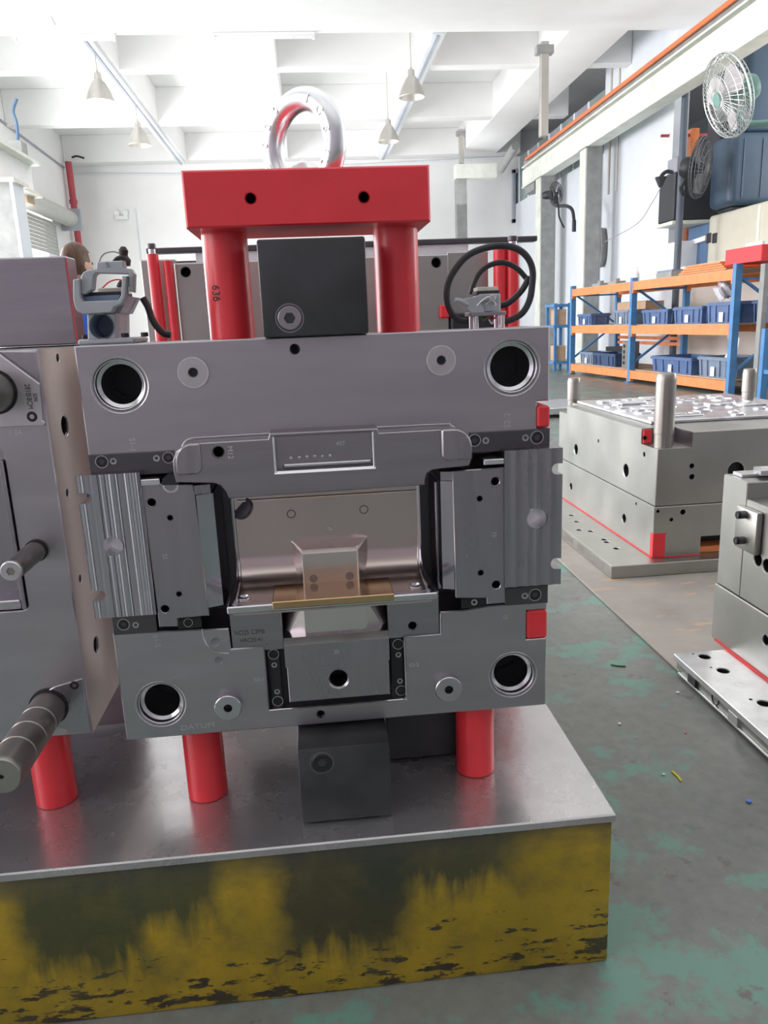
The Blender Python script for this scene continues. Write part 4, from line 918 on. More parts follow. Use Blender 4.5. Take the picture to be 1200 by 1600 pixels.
low = lp.obj('lower_block', 'alu', r1)
ca = on(1, by, 1095, 838); c = B().box(ca.x, BXE+.1, by-.01, by+.3, pz-.01, ca.z).obj('t', 'alu'); boolean(low, c)
B().box(ca.x+.001, BXE-.05, by+.12, by+.2, pz+.0006, ca.z-.002).obj('inner_block', 'black_shade', r1)
B().box(ca.x+.001, BXE-.05, by+.03, by+.12, pz+.0006, pz+.03, .002).obj('ejector_bar', 'orange', r1)
B().box(bx-.0006, bx+.06, by-.0012, by+.03, pz+.001, pz+.12, .0004).obj('red_mark', 'redflat', low)
B().box(bx-.006, bx+.002, by, BYE, pz+.0006, pz+.004).obj('red_line', 'redflat', low); B().box(bx+.06, ca.x, by-.005, by+.002, pz+.0006, pz+.004).obj('red_line', 'redflat', low)
ub = B().box(bx+.004, BXE, by+.004, BYE, z1+.002, z3, .003).obj('upper_block', 'alu', r1)
# corner notch where the near pillar stands
nx = on(1, by, 1083, 690).x; ny = on(0, bx, 1001, 675).y
c = B().box(bx-.05, nx, by-.05, ny, z2, z3+.1).obj('t', 'alu'); boolean(ub, c)
t0 = PX(867, 675, bx); c = B().box(bx-.05, bx+.09, t0.y-.22, BYE+.1, z3-.05, z3+.1).obj('t', 'alu'); boolean(ub, c)
ntc = B().box(nx-.0005, nx+.003, by+.006, ny, z2+.002, z3-.002).obj('notch_wall', 'slide', ub); 
B().box(bx+.006, nx, ny-.0005, ny+.003, z2+.002, z3-.002).obj('notch_wall', 'insert', ub)
B().box(bx+.012, bx+.05, ny-.012, ny-.001, z2+.004, z3-.006).obj('red_wear_plate', 'redflat', ub)
for (px, py) in ((1007.5, 684), (1064, 684), (1077, 688)):
    y = ny-.0126 if px < 1050 else by+.0
    p = on(1, ny-.013 if px < 1020 else ny-.001, px, py); B().lathe(p, (0, -1, 0), [(.011, -.001), (.011, .0012), (.006, .0012), (.005, -.001), (0, -.001)], 16).obj('plate_screw', 'screw', ub)
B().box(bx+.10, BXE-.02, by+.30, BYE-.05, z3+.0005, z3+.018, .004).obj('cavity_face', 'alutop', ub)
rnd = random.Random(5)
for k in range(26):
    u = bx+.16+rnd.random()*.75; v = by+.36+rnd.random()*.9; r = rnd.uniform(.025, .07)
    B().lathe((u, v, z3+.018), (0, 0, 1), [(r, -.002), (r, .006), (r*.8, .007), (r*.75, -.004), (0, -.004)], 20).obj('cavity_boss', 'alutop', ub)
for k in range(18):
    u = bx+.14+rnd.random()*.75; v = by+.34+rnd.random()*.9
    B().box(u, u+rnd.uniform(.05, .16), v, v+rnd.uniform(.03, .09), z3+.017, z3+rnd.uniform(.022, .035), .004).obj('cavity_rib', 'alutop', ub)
for px, py, r in ((897, 620, .030), (1042, 640, .033), (1172, 610, .036)):
    pass
def gpil(x, y, r, z0, z1_):
    o = B().lathe((x, y, z0), (0, 0, 1), [(r*.94, -.002), (r*.94, .06), (r, .062), (r, z1_-z0-.03), (r*.93, z1_-z0-.004), (r*.85, z1_-z0), (0, z1_-z0)], 32).obj('guide_pillar', 'pin', r1)
    return o
p = on(2, z2, 1043, 700); r = 14.5*1.03*(p.y*math.cos(.1)+.25)/1193
xn, yn = p.x, p.y+r
q_ = on(1, yn, 1042.5, 583); gpil(xn, yn, r, z2, q_.z)
yl = PX(897, 655, bx+.13).y; q_ = on(1, yl, 897, 590); gpil(q_.x, yl, 10*yl/1193*1.02, z3-.05, q_.z)
yr_ = by+1.0; q_ = on(1, yr_, 1172, 576); gpil(q_.x, yr_, 10.5*yr_/1193*1.02, z3, q_.z)
def sidehole(par, X, px, py, r, ax=(-1, 0, 0), mt='bore', Y=None):
    p = on(0, X, px, py) if Y is None else on(1, Y, px, py)
    return B().lathe(p, ax, [(r*1.25, .0008), (r*1.2, .0012), (r*.98, -.0) , (r*.9, .0004), (0, .0003)], 20).obj('cooling_port', mt, par)
for px, py, r, par in ((900, 702, .032, ub), (978, 735, .034, ub), (935, 689, .010, ub), (1006.5, 710, .012, ub), (892, 760, .022, low), (975, 810, .024, low), (994, 787, .008, low)):
    X = bx+.004 if par is ub else bx
    p = on(0, X, px, py); cutbore(par, (X, p.y, p.z), (1, 0, 0), r, .035)
for px, py, r, par in ((1081, 728, .012, ub), (1081, 745, .013, ub), (1150, 735, .04, ub), (1067, 800, .013, low), (1049, 812, .009, low), (1028, 799, .008, low), (1024.5, 857, .008, low)):
    Yp = by+.004 if par is ub else by
    p = on(1, Yp, px, py); cutbore(par, (p.x, Yp, p.z), (0, 1, 0), r, .03, name='tapped_hole')

# nearer right mold
g0 = G(1066, 1062, BZ); c0 = on(0, g0.x, 1053, 1021)
r2_ = thing('injection_mold', 'pale steel mold with a wide drilled base plate, nearest on the board', 'mold', (1.6, 1.9, BZ))
e0 = G(1052.6, 1021, .072); e1 = G(1200, 1154, .072)
X2 = (e0.x+e1.x)/2; Y2 = e0.y
bp2 = B().box(X2, X2+1.0, Y2-1.2, Y2, .05, .072, .002).obj('base_plate', 'alutop', r2_)
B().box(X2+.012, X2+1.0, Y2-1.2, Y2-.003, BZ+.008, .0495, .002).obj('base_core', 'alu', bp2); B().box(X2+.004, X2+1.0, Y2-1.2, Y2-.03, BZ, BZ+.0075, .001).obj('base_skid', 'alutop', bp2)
for k, y in enumerate((.10, .35, .56, .80)): B().box(X2+.002, X2+.014, Y2-y-.05, Y2-y, BZ+.0081, .0495, .001).obj('slot_web', 'dark' if k in (0, 2) else 'alutop', bp2)
for px, py, r in ((1101, 1026, .020), (1130, 1048, .020), (1194, 1099, .020), (1083, 1022, .004), (1111, 1043, .004), (1173, 1093, .005)):
    p = G(px, py, .072); cutbore(bp2, (p.x, p.y, .072), (0, 0, -1), r, .018, name='base_hole')
p = PX(1118, 1092, X2+.012); B().lathe((X2+.012, p.y, p.z), (1, 0, 0), [(.02, -.0025), (.016, .0), (.015, .01), (0, .011)], 20).obj('base_hole', 'bore', bp2)
l0 = G(1111, 995, .072); lxx = l0.x; lY = l0.y
lz1 = on(1, lY, 1113, 911).z
lb2 = B().box(lxx, lxx+.8, lY-1.1, lY, .0725, lz1, .003).obj('lower_block', 'alu', r2_)
B().box(lxx-.005, lxx+.002, lY-1.1, lY-.03, .0726, .079).obj('red_line', 'redflat', lb2)
p = PX(1196, 1000, lxx); cutbore(lb2, (lxx, p.y, p.z), (1, 0, 0), .017, .03)
uz = on(1, lY, 1123, 741).z; ux = lxx+.006
yk = PX(1169, 747, ux).y; yk2 = PX(1145, 741, ux).y
ub2 = B().box(ux, ux+.7, yk, lY-.002, lz1+.002, uz, .003).obj('upper_block', 'alu', r2_)
B().box(ux, ux+.75, lY-1.1, yk-.0005, lz1+.002, on(0, ux, 1169, 781).z, .003).obj('upper_step', 'alu', r2_)
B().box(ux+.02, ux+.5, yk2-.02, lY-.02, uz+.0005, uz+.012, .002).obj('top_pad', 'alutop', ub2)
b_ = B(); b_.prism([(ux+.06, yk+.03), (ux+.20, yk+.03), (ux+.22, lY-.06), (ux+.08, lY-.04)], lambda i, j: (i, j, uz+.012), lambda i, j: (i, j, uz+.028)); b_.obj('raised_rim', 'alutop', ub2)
ka = PX(1160, 790, ux); kb_ = PX(1176, 858, ux)
kp = B().box(ux-.022, ux-.0005, kb_.y-.045, ka.y, on(0, ux, 1166, 857).z, on(0, ux, 1163, 789).z, .006, 2).obj('cover_plate', 'alu', ub2)
for px, py in ((1165, 804), (1162, 844)):
    p = PX(px, py, ux-.022); 
    B().cyl((ux-.022, p.y, p.z), (ux-.05, p.y, p.z), .0125, n=24, bev=.001).obj('cover_screw', 'dark', kp)
    screw(0, 0, .0125, 0, kp, 'screw_socket', 'screw', .0008, axis=(-1, 0, 0), pos=(ux-.0502, p.y, p.z))
PORTS2 = []
us2 = [o for o in r2_.children if o.name.startswith('upper_step')][-1]
for px, py in ((1184, 874), (1198, 884)):
    p = PX(px, py, ux); PORTS2.append((p.y, p.z))
for y_, z_ in PORTS2: cutbore(us2 if y_ < yk else ub2, (ux, y_, z_), (1, 0, 0), .022, .05)
p = PX(1136, 914, ux); B().cyl((ux+.02, p.y-.02, lz1+.0005), (ux+.02, p.y-.02, lz1+.004), .012, n=16).obj('plug', 'dark', lb2)

# steel plate on the floor farther back
sp = G(893, 657, .06); 
t = thing('steel_plate', 'flat pale steel plate lying on the floor between the mold and the racks', 'plate', (2, 6, 0))
a = G(858, 641, .1); b = G(932, 637, .1)
B().box(b.x-1.1, b.x, b.y, b.y+1.0, .04, .12, .006).obj('plate_body', 'alutop', t); 
for s in (0, 1): B().box(b.x-1.05+s*.85, b.x-.9+s*.85, b.y+.05, b.y+.95, 0, .039).obj('wood_batten', 'wood', t)
for u, v in ((.25, .3), (.6, .3), (.2, .7), (.75, .75)): cutbore(t.children[0], (b.x-u, b.y+v, .12), (0, 0, -1), .025, .03, name='plate_hole')

# ================================================================== RACKS
RK = Vector((5.90, 10.44, 0)); RE = Vector((5.53, 16.09, 0)); RMD = Vector((5.706, 13.43, 0))
dirR = (RE-RK).normalized(); perpR = Vector((dirR.y, -dirR.x, 0)); 
RD = 1.0                                     # depth of the rack
def rp(u, v, z): return RK+dirR*u+perpR*v+Vector((0, 0, z))      # u along the front, v into the rack
RL = (RE-RK).length; um = (RMD-RK).length
rk = thing('pallet_rack', 'long blue and orange pallet rack along the low cream wall on the right', 'rack', tuple(RK))
for u in (0, um, RL):
    for v in (0, RD):
        o = B().beam(rp(u, v, 0), rp(u, v, 1.80), .10, .08, up=dirR).obj('upright', 'blue', rk)
        B().beam(rp(u, v, .0), rp(u, v, .012), .16, .14, up=dirR).obj('foot_plate', 'blue', o)
    B().beam(rp(u, .05, .35), rp(u, RD-.05, .98), .05, .03).obj('brace', 'blue', rk)
    B().beam(rp(u, RD-.05, 1.02), rp(u, .05, 1.62), .05, .03).obj('brace', 'blue', rk)
    B().beam(rp(u, .05, 1.60), rp(u, RD-.05, 1.60), .04, .03).obj('brace', 'blue', rk)
LEV = (.14, .92, 1.66)
for ua, ub_ in ((.05, um-.05), (um+.05, RL-.05)):
    for z in LEV:
        for v in (-.01, RD+.01):
            b_ = B().beam(rp(ua, v, z), rp(ub_, v, z), .06, .14).obj('rack_beam', 'orange', rk)
            for uu in (ua, ub_): B().beam(rp(uu-.02, v-.005*0, z-.02), rp(uu+.02, v, z-.02), .07, .20).obj('beam_hook', 'orange', b_)
        B().beam(rp(ua, RD/2, z+.075), rp(ub_, RD/2, z+.075), RD-.1, .02).obj('shelf_deck', 'wood', rk)
B().beam(rp(um+.05, RD+.02, .62), rp(RL-.05, RD+.02, .62), .05, .06).obj('rack_beam', 'orange', rk)
B().beam(rp(um+.05, RD+.02, .72), rp(RL-.05, RD+.02, .72), .05, .06).obj('rack_beam', 'orange', rk)
DZ = .087
def bin_box(name, u, v, z, lu, lv, h, label, mt='bin', group=None, cat='crate', inner='binin', tagp=True):
    # open tapered crate: lu along the rack, lv into it
    base = rp(u, v, z); t = thing(name, label, cat, tuple(base), group)
    def q4(s, zz): return [rp(u+a*lu/2*s, v+b*lv/2*s, z+zz) for a, b in ((-1, -1), (1, -1), (1, 1), (-1, 1))]
    b = B(); O0 = [b.bm.verts.new(p) for p in q4(.94, .0)]; O1 = [b.bm.verts.new(p) for p in q4(1, h)]
    I1 = [b.bm.verts.new(p) for p in q4(.93, h)]; I0 = [b.bm.verts.new(p) for p in q4(.88, .02)]
    b.bm.faces.new(O0[::-1]); b.bm.faces.new(I0)
    for A, D in ((O0, O1), (O1, I1), (I1, I0)):
        for k in range(4): b.bm.faces.new((A[k], A[(k+1) % 4], D[(k+1) % 4], D[k]))
    b.obj('crate_body', mt, t)
    for k in range(4):
        P0 = q4(1.02, h-.03); B().beam(P0[k], P0[(k+1) % 4], .025, .035).obj('rim_band', mt, t)
    for a in (-.8, -.4, 0.4, .8): B().beam(rp(u+a*lu/2*.97, v-lv/2*.985, z+.02), rp(u+a*lu/2, v-lv/2*1.01, z+h-.04), .02, .02, up=dirR).obj('rib', mt, t)
    for a in (-.6, .6): B().beam(rp(u-lu/2*.985, v+a*lv/2*.97, z+.02), rp(u-lu/2*1.01, v+a*lv/2, z+h-.04), .02, .02, up=perpR).obj('rib', mt, t)
    if tagp: 
        for s in (0,): B().beam(rp(u-.05, v-lv/2*1.0-.012, z+h*.30), rp(u+.05, v-lv/2*1.0-.012, z+h*.30), .006, h*.45).obj('paper_card', 'paper', t)
    return t
z2_ = LEV[1]+DZ; z1_ = LEV[0]+DZ
bin_box('plastic_crate', .42, .28, z2_, .78, .42, .30, 'blue plastic crate with a white card, first on the middle shelf from the right post', group='crates on the middle shelf')
bin_box('plastic_crate', 1.34, .28, z2_, .82, .42, .26, 'blue plastic crate with a white card, second on the middle shelf from the right post', group='crates on the middle shelf')
bin_box('plastic_crate', 2.36, .28, z2_, .86, .42, .24, 'darker blue plastic crate beside the center post on the middle shelf', group='crates on the middle shelf')
bin_box('plastic_crate', 3.55, .25, z2_, .62, .40, .26, 'grey-blue plastic crate just left of the center post, in front of a carton', 'bingrey', 'crates on the middle shelf')
bin_box('plastic_crate', 5.18, .25, z2_, .66, .40, .22, 'small blue plastic crate at the far left end of the middle shelf', group='crates on the middle shelf')
bin_box('plastic_crate', -.42, .55, z2_-.0, .5, .8, .30, 'dark blue plastic crate seen past the right end post, at middle shelf height', 'binin', 'crates on the middle shelf', tagp=False)
bin_box('plastic_crate', .52, .36, z1_, .80, .62, .30, 'grey-blue crate with a white sheet of paper in it, bottom shelf right', 'bingrey', 'crates on the bottom shelf')
bin_box('plastic_crate', 1.75, .42, z1_, 1.25, .72, .26, 'wide blue crate near the middle of the bottom shelf', 'bin', 'crates on the bottom shelf')
bin_box('plastic_crate', 4.25, .32, z1_, .95, .5, .24, 'dark blue crate right of the pair on the bottom shelf left bay', 'binin', 'crates on the bottom shelf', tagp=False)
bin_box('plastic_crate', 5.1, .30, z1_, .62, .45, .24, 'grey-blue crate at the far left end of the bottom shelf', 'bingrey', 'crates on the bottom shelf')
# paper in the crate, carton, trays
t_ = B(); t_.hull([rp(.25, .2, z1_+.06), rp(.7, .2, z1_+.06), rp(.3, .3, z1_+.58), rp(.42, .32, z1_+.56), rp(.25, .22, z1_+.06), rp(.7, .23, z1_+.06)])
tag(t_.obj('paper_sheet', 'paper'), 'white paper sheet standing in the grey-blue crate on the bottom shelf', 'paper')
def carton(u, v, z, lu, lv, h, lb, mt='carton'):
    t = thing('carton', lb, 'box', tuple(rp(u, v, z)))
    B().beam(rp(u-lu/2, v, z+h/2), rp(u+lu/2, v, z+h/2), lv, h).obj('carton_body', mt, t)
    B().beam(rp(u-lu/2, v, z+h+.002), rp(u+lu/2, v, z+h+.002), .06, .003).obj('tape_strip', 'cream', t)
    B().beam(rp(u-lu/2-.01, v-lv*.25, z+h+.008), rp(u+lu/2+.01, v-lv*.25, z+h+.008), lv*.48, .008).obj('lid_flap', mt, t)
carton(4.12, .70, z2_, 1.15, .36, .40, 'brown carton on the middle shelf behind the grey-blue crate')
tc = thing('white_bag', 'crumpled white plastic bag on the crate next to the right post', 'bag', tuple(rp(.8, .4, z2_+.3)))
t_ = bmesh.new(); bmesh.ops.create_icosphere(t_, subdivisions=3, radius=.12)
for v in t_.verts: v.co *= 1+.22*math.sin(v.co.x*55+v.co.z*37)+.15*math.sin(v.co.y*61)
c_ = rp(.75, .28, z2_+.30+.162); B().merge(t_, Matrix.Translation(c_)).obj('bag_body', 'paper', tc); B().cyl(c_+Vector((0, 0, .1)), c_+Vector((0, 0, .17)), .02, .05, 10).obj('bag_neck', 'paper', tc)
zt2_ = LEV[2]+DZ
def tray(u, v, z, lu, lv, h, lb, mt):
    t = thing('metal_tray', lb, 'tray', tuple(rp(u, v, z)))
    B().beam(rp(u-lu/2, v, z+.008), rp(u+lu/2, v, z+.008), lv, .012).obj('tray_floor', mt, t)
    for s in (-1, 1):
        B().beam(rp(u-lu/2, v+s*lv/2, z+h/2), rp(u+lu/2, v+s*lv/2, z+h/2), .015, h).obj('tray_side', mt, t)
        B().beam(rp(u+s*lu/2, v-lv/2, z+h/2), rp(u+s*lu/2, v+lv/2, z+h/2), .015, h).obj('tray_end', mt, t)
tray(-.1, .45, 1.802, .80, .9, .20, 'deep red metal tray on top of the rack by the right post', 'redflat')
for k in range(4):
    o = B().beam(rp(.36+.05*k, .35, zt2_+.016+.032*k), rp(1.62-.06*k, .35, zt2_+.016+.032*k), .6, .026).obj('orange_sheet', 'orange')
    tag(o, ('lowest', 'second lowest', 'third', 'topmost')[k]+' flat orange sheet of the pile on top of the rack', 'sheet', 'orange sheets on the rack')
t = thing('metal_case', 'small grey case with a latch on top of the rack over the middle bay', 'case', tuple(rp(2.45, .4, zt2_)))
B().beam(rp(2.2, .4, zt2_+.05), rp(2.7, .4, zt2_+.05), .3, .1).obj('case_body', 'girderd', t); B().beam(rp(2.21, .4, zt2_+.115), rp(2.69, .4, zt2_+.115), .28, .03).obj('case_lid', 'bingrey', t)
t = thing('spray_bottle', 'small white bottle standing on top of the rack near the center post', 'bottle', tuple(rp(3.12, .1, zt2_)))
c_ = rp(3.12, .1, zt2_); B().lathe(c_, (0, 0, 1), [(0, 0), (.055, 0), (.055, .14), (.02, .18), (0, .18)], 16).obj('bottle_body', 'paper', t); B().cyl(c_+Vector((0, 0, .18)), c_+Vector((0, 0, .24)), .018, n=12).obj('bottle_cap', 'paper', t)
for k, (u, lb) in enumerate(((4.3, 'low grey lump of fittings on top of the rack, left bay'), (5.0, 'small grey fitting at the left end on top of the rack'))):
    t = thing('pipe_fitting', lb, 'fitting', tuple(rp(u, .3, zt2_))); B().beam(rp(u-.18, .3, zt2_+.03), rp(u+.18, .3, zt2_+.03), .2, .06).obj('fitting_body', 'girderd', t); B().cyl(rp(u, .3, zt2_+.061), rp(u, .3, zt2_+.11), .06, n=14).obj('fitting_cap', 'girderd', t)
t = thing('metal_block', 'upright grey drilled block on the bottom shelf by the center post', 'block', tuple(rp(3.3, .15, z1_)))
B().beam(rp(3.14, .12, z1_+.24), rp(3.40, .12, z1_+.24), .2, .48).obj('block_body', 'pin', t)
for z in (.1, .2, .3, .4): B().cyl(rp(3.32, .018, z1_+z), rp(3.32, .012, z1_+z), .03, n=12).obj('block_hole', 'bore', t)
t = thing('angle_bar', 'dark perforated angle bar lying across the left crates on the bottom shelf', 'bar', tuple(rp(4.6, .4, z1_+.3)))
B().beam(rp(4.2, .62, z1_+.30), rp(5.35, .62, z1_+.25), .02, .14).obj('bar_web', 'black_shade', t); B().beam(rp(4.2, .66, z1_+.23), rp(5.35, .66, z1_+.18), .1, .02).obj('bar_foot', 'black_shade', t)
# small light-blue shelf behind the left end of the rack
s0 = G(866, 578); sY = 17.2
a = PY(867, 575, sY); b = PY(888, 575, sY)
sf = thing('small_shelf', 'small pale blue shelf unit left of the big rack', 'shelf', (a.x, sY, 0))
zz = (.12, 1.02, 1.95)
for x in (a.x, b.x):
    for y in (sY, sY+.6): B().box(x-.03, x+.03, y-.03, y+.03, 0, PY(870, 474, sY).z).obj('shelf_post', 'machblue' if 0 else 'blue', sf)
for z in (.15, .95, PY(870, 476, sY).z-.05): B().box(a.x-.05, b.x+.05, sY-.04, sY+.64, z, z+.06, .005).obj('shelf_board', 'blue', sf)
for z, lb in ((.211, 'brown carton on the lower board of the small blue shelf'), (1.011, 'brown carton on the middle board of the small blue shelf')):
    t = thing('carton', lb, 'box', ((a.x+b.x)/2, sY+.3, z)); B().box(a.x+.05, b.x-.06, sY+.02, sY+.5, z, z+.34, .004).obj('carton_body', 'carton', t); B().box(a.x+.05, b.x-.06, sY+.22, sY+.28, z+.3405, z+.344).obj('tape_strip', 'cream', t)

a = PY(1189, 500, 9.7); b = PY(1197, 500, 9.7)
t = thing('grey_post', 'slim grey steel post at the right edge beside the end of the rack', 'post', (a.x, 9.7, 0))
B().box(a.x, b.x, 9.7, 9.8, 0, 1.75, .004).obj('post_shaft', 'girderd', t); B().box(a.x-.05, b.x+.05, 9.65, 9.85, 0, .02, .003).obj('post_foot', 'girderd', t)
a = PY(1192, 560, 9.2)
t = thing('pallet_rack', 'next blue and orange rack of which only one post shows at the right edge', 'rack', (a.x, 9.2, 0))
for y in (9.2, 8.4): B().box(a.x, a.x+.09, y, y+.08, 0, .95, .004).obj('upright', 'blue', t)
B().box(a.x+.02, a.x+.07, 8.481, 9.199, .40, .45).obj('brace', 'blue', t)
for z in (.10, .62): B().box(a.x+.091, a.x+1.6, 9.21, 9.27, z, z+.13, .004).obj('rack_beam', 'orange', t)

# ================================================================== MACHINES ABOVE THE LOW WALL
mx = thing('machine_tool', 'large cream machine cabinet with a blue flank behind the low wall', 'machine', (9, 11, 0))
MX = 7.75
a = PX(1106, 345, MX); b = PX(1190, 322, MX)
ya = PX(1104, 400, MX).y; yb = 7.0; zt3 = PX(1108, 342, MX).z
B().box(MX, MX+2.2, yb, ya, 0, zt3+.05, .06, 3).obj('cabinet', 'cream', mx)
B().box(MX+.02, MX+2.2, ya+.01, ya+.85, 0, PY(1145, 342, 15.1).z-.071, .03).obj('blue_flank', 'machblue', mx)
p = PX(1075, 375, MX); B().beam((MX-.02, ya+.8, PX(1066, 384, MX).z), (MX-.02, ya, PX(1104, 372, MX).z), .06, .09).obj('grab_rail', 'paper', mx)
for px in (1108, 1117):
    p = PX(px, 372, MX); B().box(MX-.02, MX+.02, p.y-.08, p.y+.08, p.z-.09, p.z+.09, .01).obj('door_latch', 'black_shade', mx)
p0 = PX(1184, 370, MX); B().box(MX-.012, MX+.02, p0.y-.04, p0.y+.04, 1.8, zt3, .004).obj('door_seam', 'girder', mx)
p = PX(1178, 392, MX); B().box(MX-.05, MX+.0, p.y-.3, p.y+.2, p.z-.1, p.z+.14, .01).obj('control_panel', 'paper', mx); B().box(MX-.06, MX-.045, p.y-.2, p.y+.1, p.z-.03, p.z+.04, .004).obj('panel_switch', 'red', mx)
# dark guard box and blue drums over it
gx = 7.8
g = thing('machine_guard', 'black machine guard box hanging above the cream cabinet', 'guard', (gx, 15.3, 2.5))
a = PY(1054, 268, 15.1); b = PY(1145, 342, 15.1)
B().box(a.x, b.x+.4, 15.1, 15.75, b.z, a.z, .03).obj('guard_box', 'machdark', g); B().box(a.x-.02, b.x+.42, 15.06, 15.77, b.z-.07, b.z-.001, .01).obj('guard_sill', 'girder', g)
B().box(PY(1126, 190, 15.1).x, b.x+.1, 15.11, 15.6, a.z+.001, PY(1126, 172, 15.1).z, .02).obj('guard_column', 'machdark', g)
B().box(PY(1060, 268, 15.1).x+.05, PY(1120, 268, 15.1).x, 15.3, 15.7, a.z+.001, PY(1090, 240, 15.1).z, .02).obj('guard_ledge', 'winpanel', g)
dr = thing('blue_tank', 'large dark blue tank at the right edge above the cream cabinet', 'tank', (8, 14, 3))
a = PY(1147, 205, 13.9); b = PY(1204, 318, 13.9)
B().box(a.x, b.x+.6, 13.9, 14.7, b.z, a.z, .12, 4).obj('tank_body', 'navy', dr)
B().box(a.x+.25, b.x+.6, 14.0, 14.65, a.z+.001, PY(1170, 60, 13.9).z, .1, 3).obj('tank_neck', 'navy', dr)
B().box(a.x+.15, b.x+.3, 14.1, 14.6, zt3+.051, b.z-.001, .02).obj('tank_foot', 'machdark', dr)
for s in (.2, .55): B().box(a.x+s, a.x+s+.03, 13.885, 13.91, b.z+.12, a.z-.12).obj('tank_rib', 'navy', dr)
# blue-grey pole with cantilever beam, red tube
a = PY(1064, 165, 14.7); b = PY(1060, 290, 14.7)
t = thing('steel_pole', 'slim blue-grey steel pole left of the black guard box', 'pole', (b.x, 14.7, 0))
B().cyl((b.x+.05, 14.7, 0), (b.x+.05, 14.7, a.z+.26), .065, n=18).obj('pole_shaft', 'slate', t); B().box(b.x-.05, b.x+.15, 14.6, 14.8, 0, .03).obj('pole_foot', 'machdark', t)
B().beam((b.x+.05, 14.7, a.z+.35), (b.x+.05, 12.6, a.z+.34), .14, .16).obj('pole_arm', 'slate', t)
a = PY(1084, 200, 15.9); b_pole = b; b = PY(1078, 262, 15.9)
t = thing('orange_tube', 'upright orange-red square tube behind the wall fan', 'tube', (b.x, 15.9, b.z))
B().box(b.x, b.x+.16, 15.9, 16.06, 0, a.z, .005).obj('tube_post', 'orange', t); B().box(b.x-.6, b.x+1.2, 15.96, 16.0, a.z-.14, a.z-.09).obj('tube_rail', 'pipe', t)
# ================================================================== FANS
def fan(loc, ax, R, label, dark=False, arm=None, blades=True, tilt=0):
    # cage of wires round three blades, motor behind; ax: the way the fan blows
    a = Vector(ax).normalized(); u = a.cross(Vector((0, 0, 1))).normalized(); v = u.cross(a); o = Vector(loc)
    t = thing('industrial_fan', label, 'fan', tuple(o)); wm = 'fan_dark' if dark else 'fan_grille'
    def pt(r, h, th): return o+u*(r*math.cos(th))+v*(r*math.sin(th))+a*h
    b = B()
    for r, h in ((R, 0), (R*.97, .05), (R*.82, .09), (R*.55, .115), (R*.25, .125), (R*.97, -.05), (R*.7, -.085), (R*.35, -.095)):
        b.tube([pt(r, h, 2*math.pi*k/32) for k in range(32)], R*.012 if r < R*.99 else R*.025, 5, True)
    for k in range(44):
        th = 2*math.pi*k/44
        b.tube([pt(R*.16, .127, th), pt(R*.55, .115, th+.1), pt(R*.82, .09, th+.16), pt(R*.985, .03, th+.2), pt(R, 0, th+.2), pt(R*.97, -.05, th+.15), pt(R*.55, -.09, th+.1), pt(R*.2, -.097, th)], R*.0075, 4)
    b.obj('guard_wire', wm, t, 'stuff')
    B().lathe(o, a, [(0, .118), (R*.17, .12), (R*.17, .135), (0, .14)], 20).obj('guard_badge', 'fan_green' if not dark else 'fan_dark', t)
    B().lathe(o, a, [(0, -.02), (R*.16, -.01), (R*.15, .05), (R*.05, .08), (0, .08)], 18).obj('hub', 'fan_blade' if not dark else 'fan_dark', t)
    for k in range(3):
        bl = B(); n = 6; top = []; 
        for i in range(n+1):
            rr_ = R*(.14+.74*i/n); w_ = .28+.34*math.sin(math.pi*min(1, .25+.75*i/n)); th = 2*math.pi*k/3+.5
            top.append((pt(rr_, .035, th-w_), pt(rr_, -.02, th+w_)))
        vs = [[bl.bm.verts.new(p+a*d) for p in pr for d in (0, .008)] for pr in top]
        for A, D in zip(vs, vs[1:]):
            for i, j in ((0, 2), (2, 3), (3, 1), (1, 0)): bl.bm.faces.new((A[i], A[j], D[j], D[i]))
        bl.bm.faces.new([vs[0][i] for i in (0, 1, 3, 2)]); bl.bm.faces.new([vs[-1][i] for i in (0, 2, 3, 1)])
        bl.obj('blade', 'fan_blade' if not dark else 'fan_dark', t)
    B().lathe(o-a*.12, -a, [(0, -.02), (R*.3, -.02), (R*.36, .03), (R*.36, .12), (R*.28, .20), (0, .22)], 24).obj('motor', 'fan_green' if not dark else 'machdark', t)
    if arm: B().tube(smooth([o-a*.2+Vector((0, 0, -R*.2))]+[Vector(p) for p in arm]), R*.08, 8).obj('fan_arm', 'machdark' if dark else 'fan_green', t)
    return t
fo = PY(1137, 150, 9.0)
fan(fo, (-.93, .02, -.30), .44, 'big pale wall fan with green motor beside the crane girder', arm=[fo+Vector((.35, .25, -.22)), fo+Vector((1.2, .25, -.2)), fo+Vector((2.6, .3, -.18))])
ff = fo+Vector((2.6, .3, -.18))
t = thing('fan_post', 'dark steel post at the right edge carrying the pale fan', 'post', (ff.x, ff.y, 0))
B().box(ff.x+.05, ff.x+.21, ff.y-.08, ff.y+.08, 0, ff.z+.5, .005).obj('post_shaft', 'machdark', t); B().box(ff.x-.1, ff.x+.26, ff.y-.18, ff.y+.18, 0, .02).obj('post_foot', 'machdark', t)
f2 = PY(1094, 262, 13.8)
fan(f2, (.7, -.62, -.12), .50, 'dark wall fan with a green motor before the black guard box', True, arm=[f2+Vector((-.2, .25, -.25)), f2+Vector((-.1, .45, -.3)), Vector((b_pole.x+.05, 14.60, f2.z-.3))])
f3 = PY(866, 302, 18.0); f3 = PX(868, 303, RX-.35)
fan(f3+Vector((0, 0, 0)), (.75, -.62, 0), .28, 'small dark fan between the two crane posts', True, arm=[f3+Vector((.1, .15, -.2)), f3+Vector((.2, .3, -.5)), f3+Vector((.36, .4, -.75))])
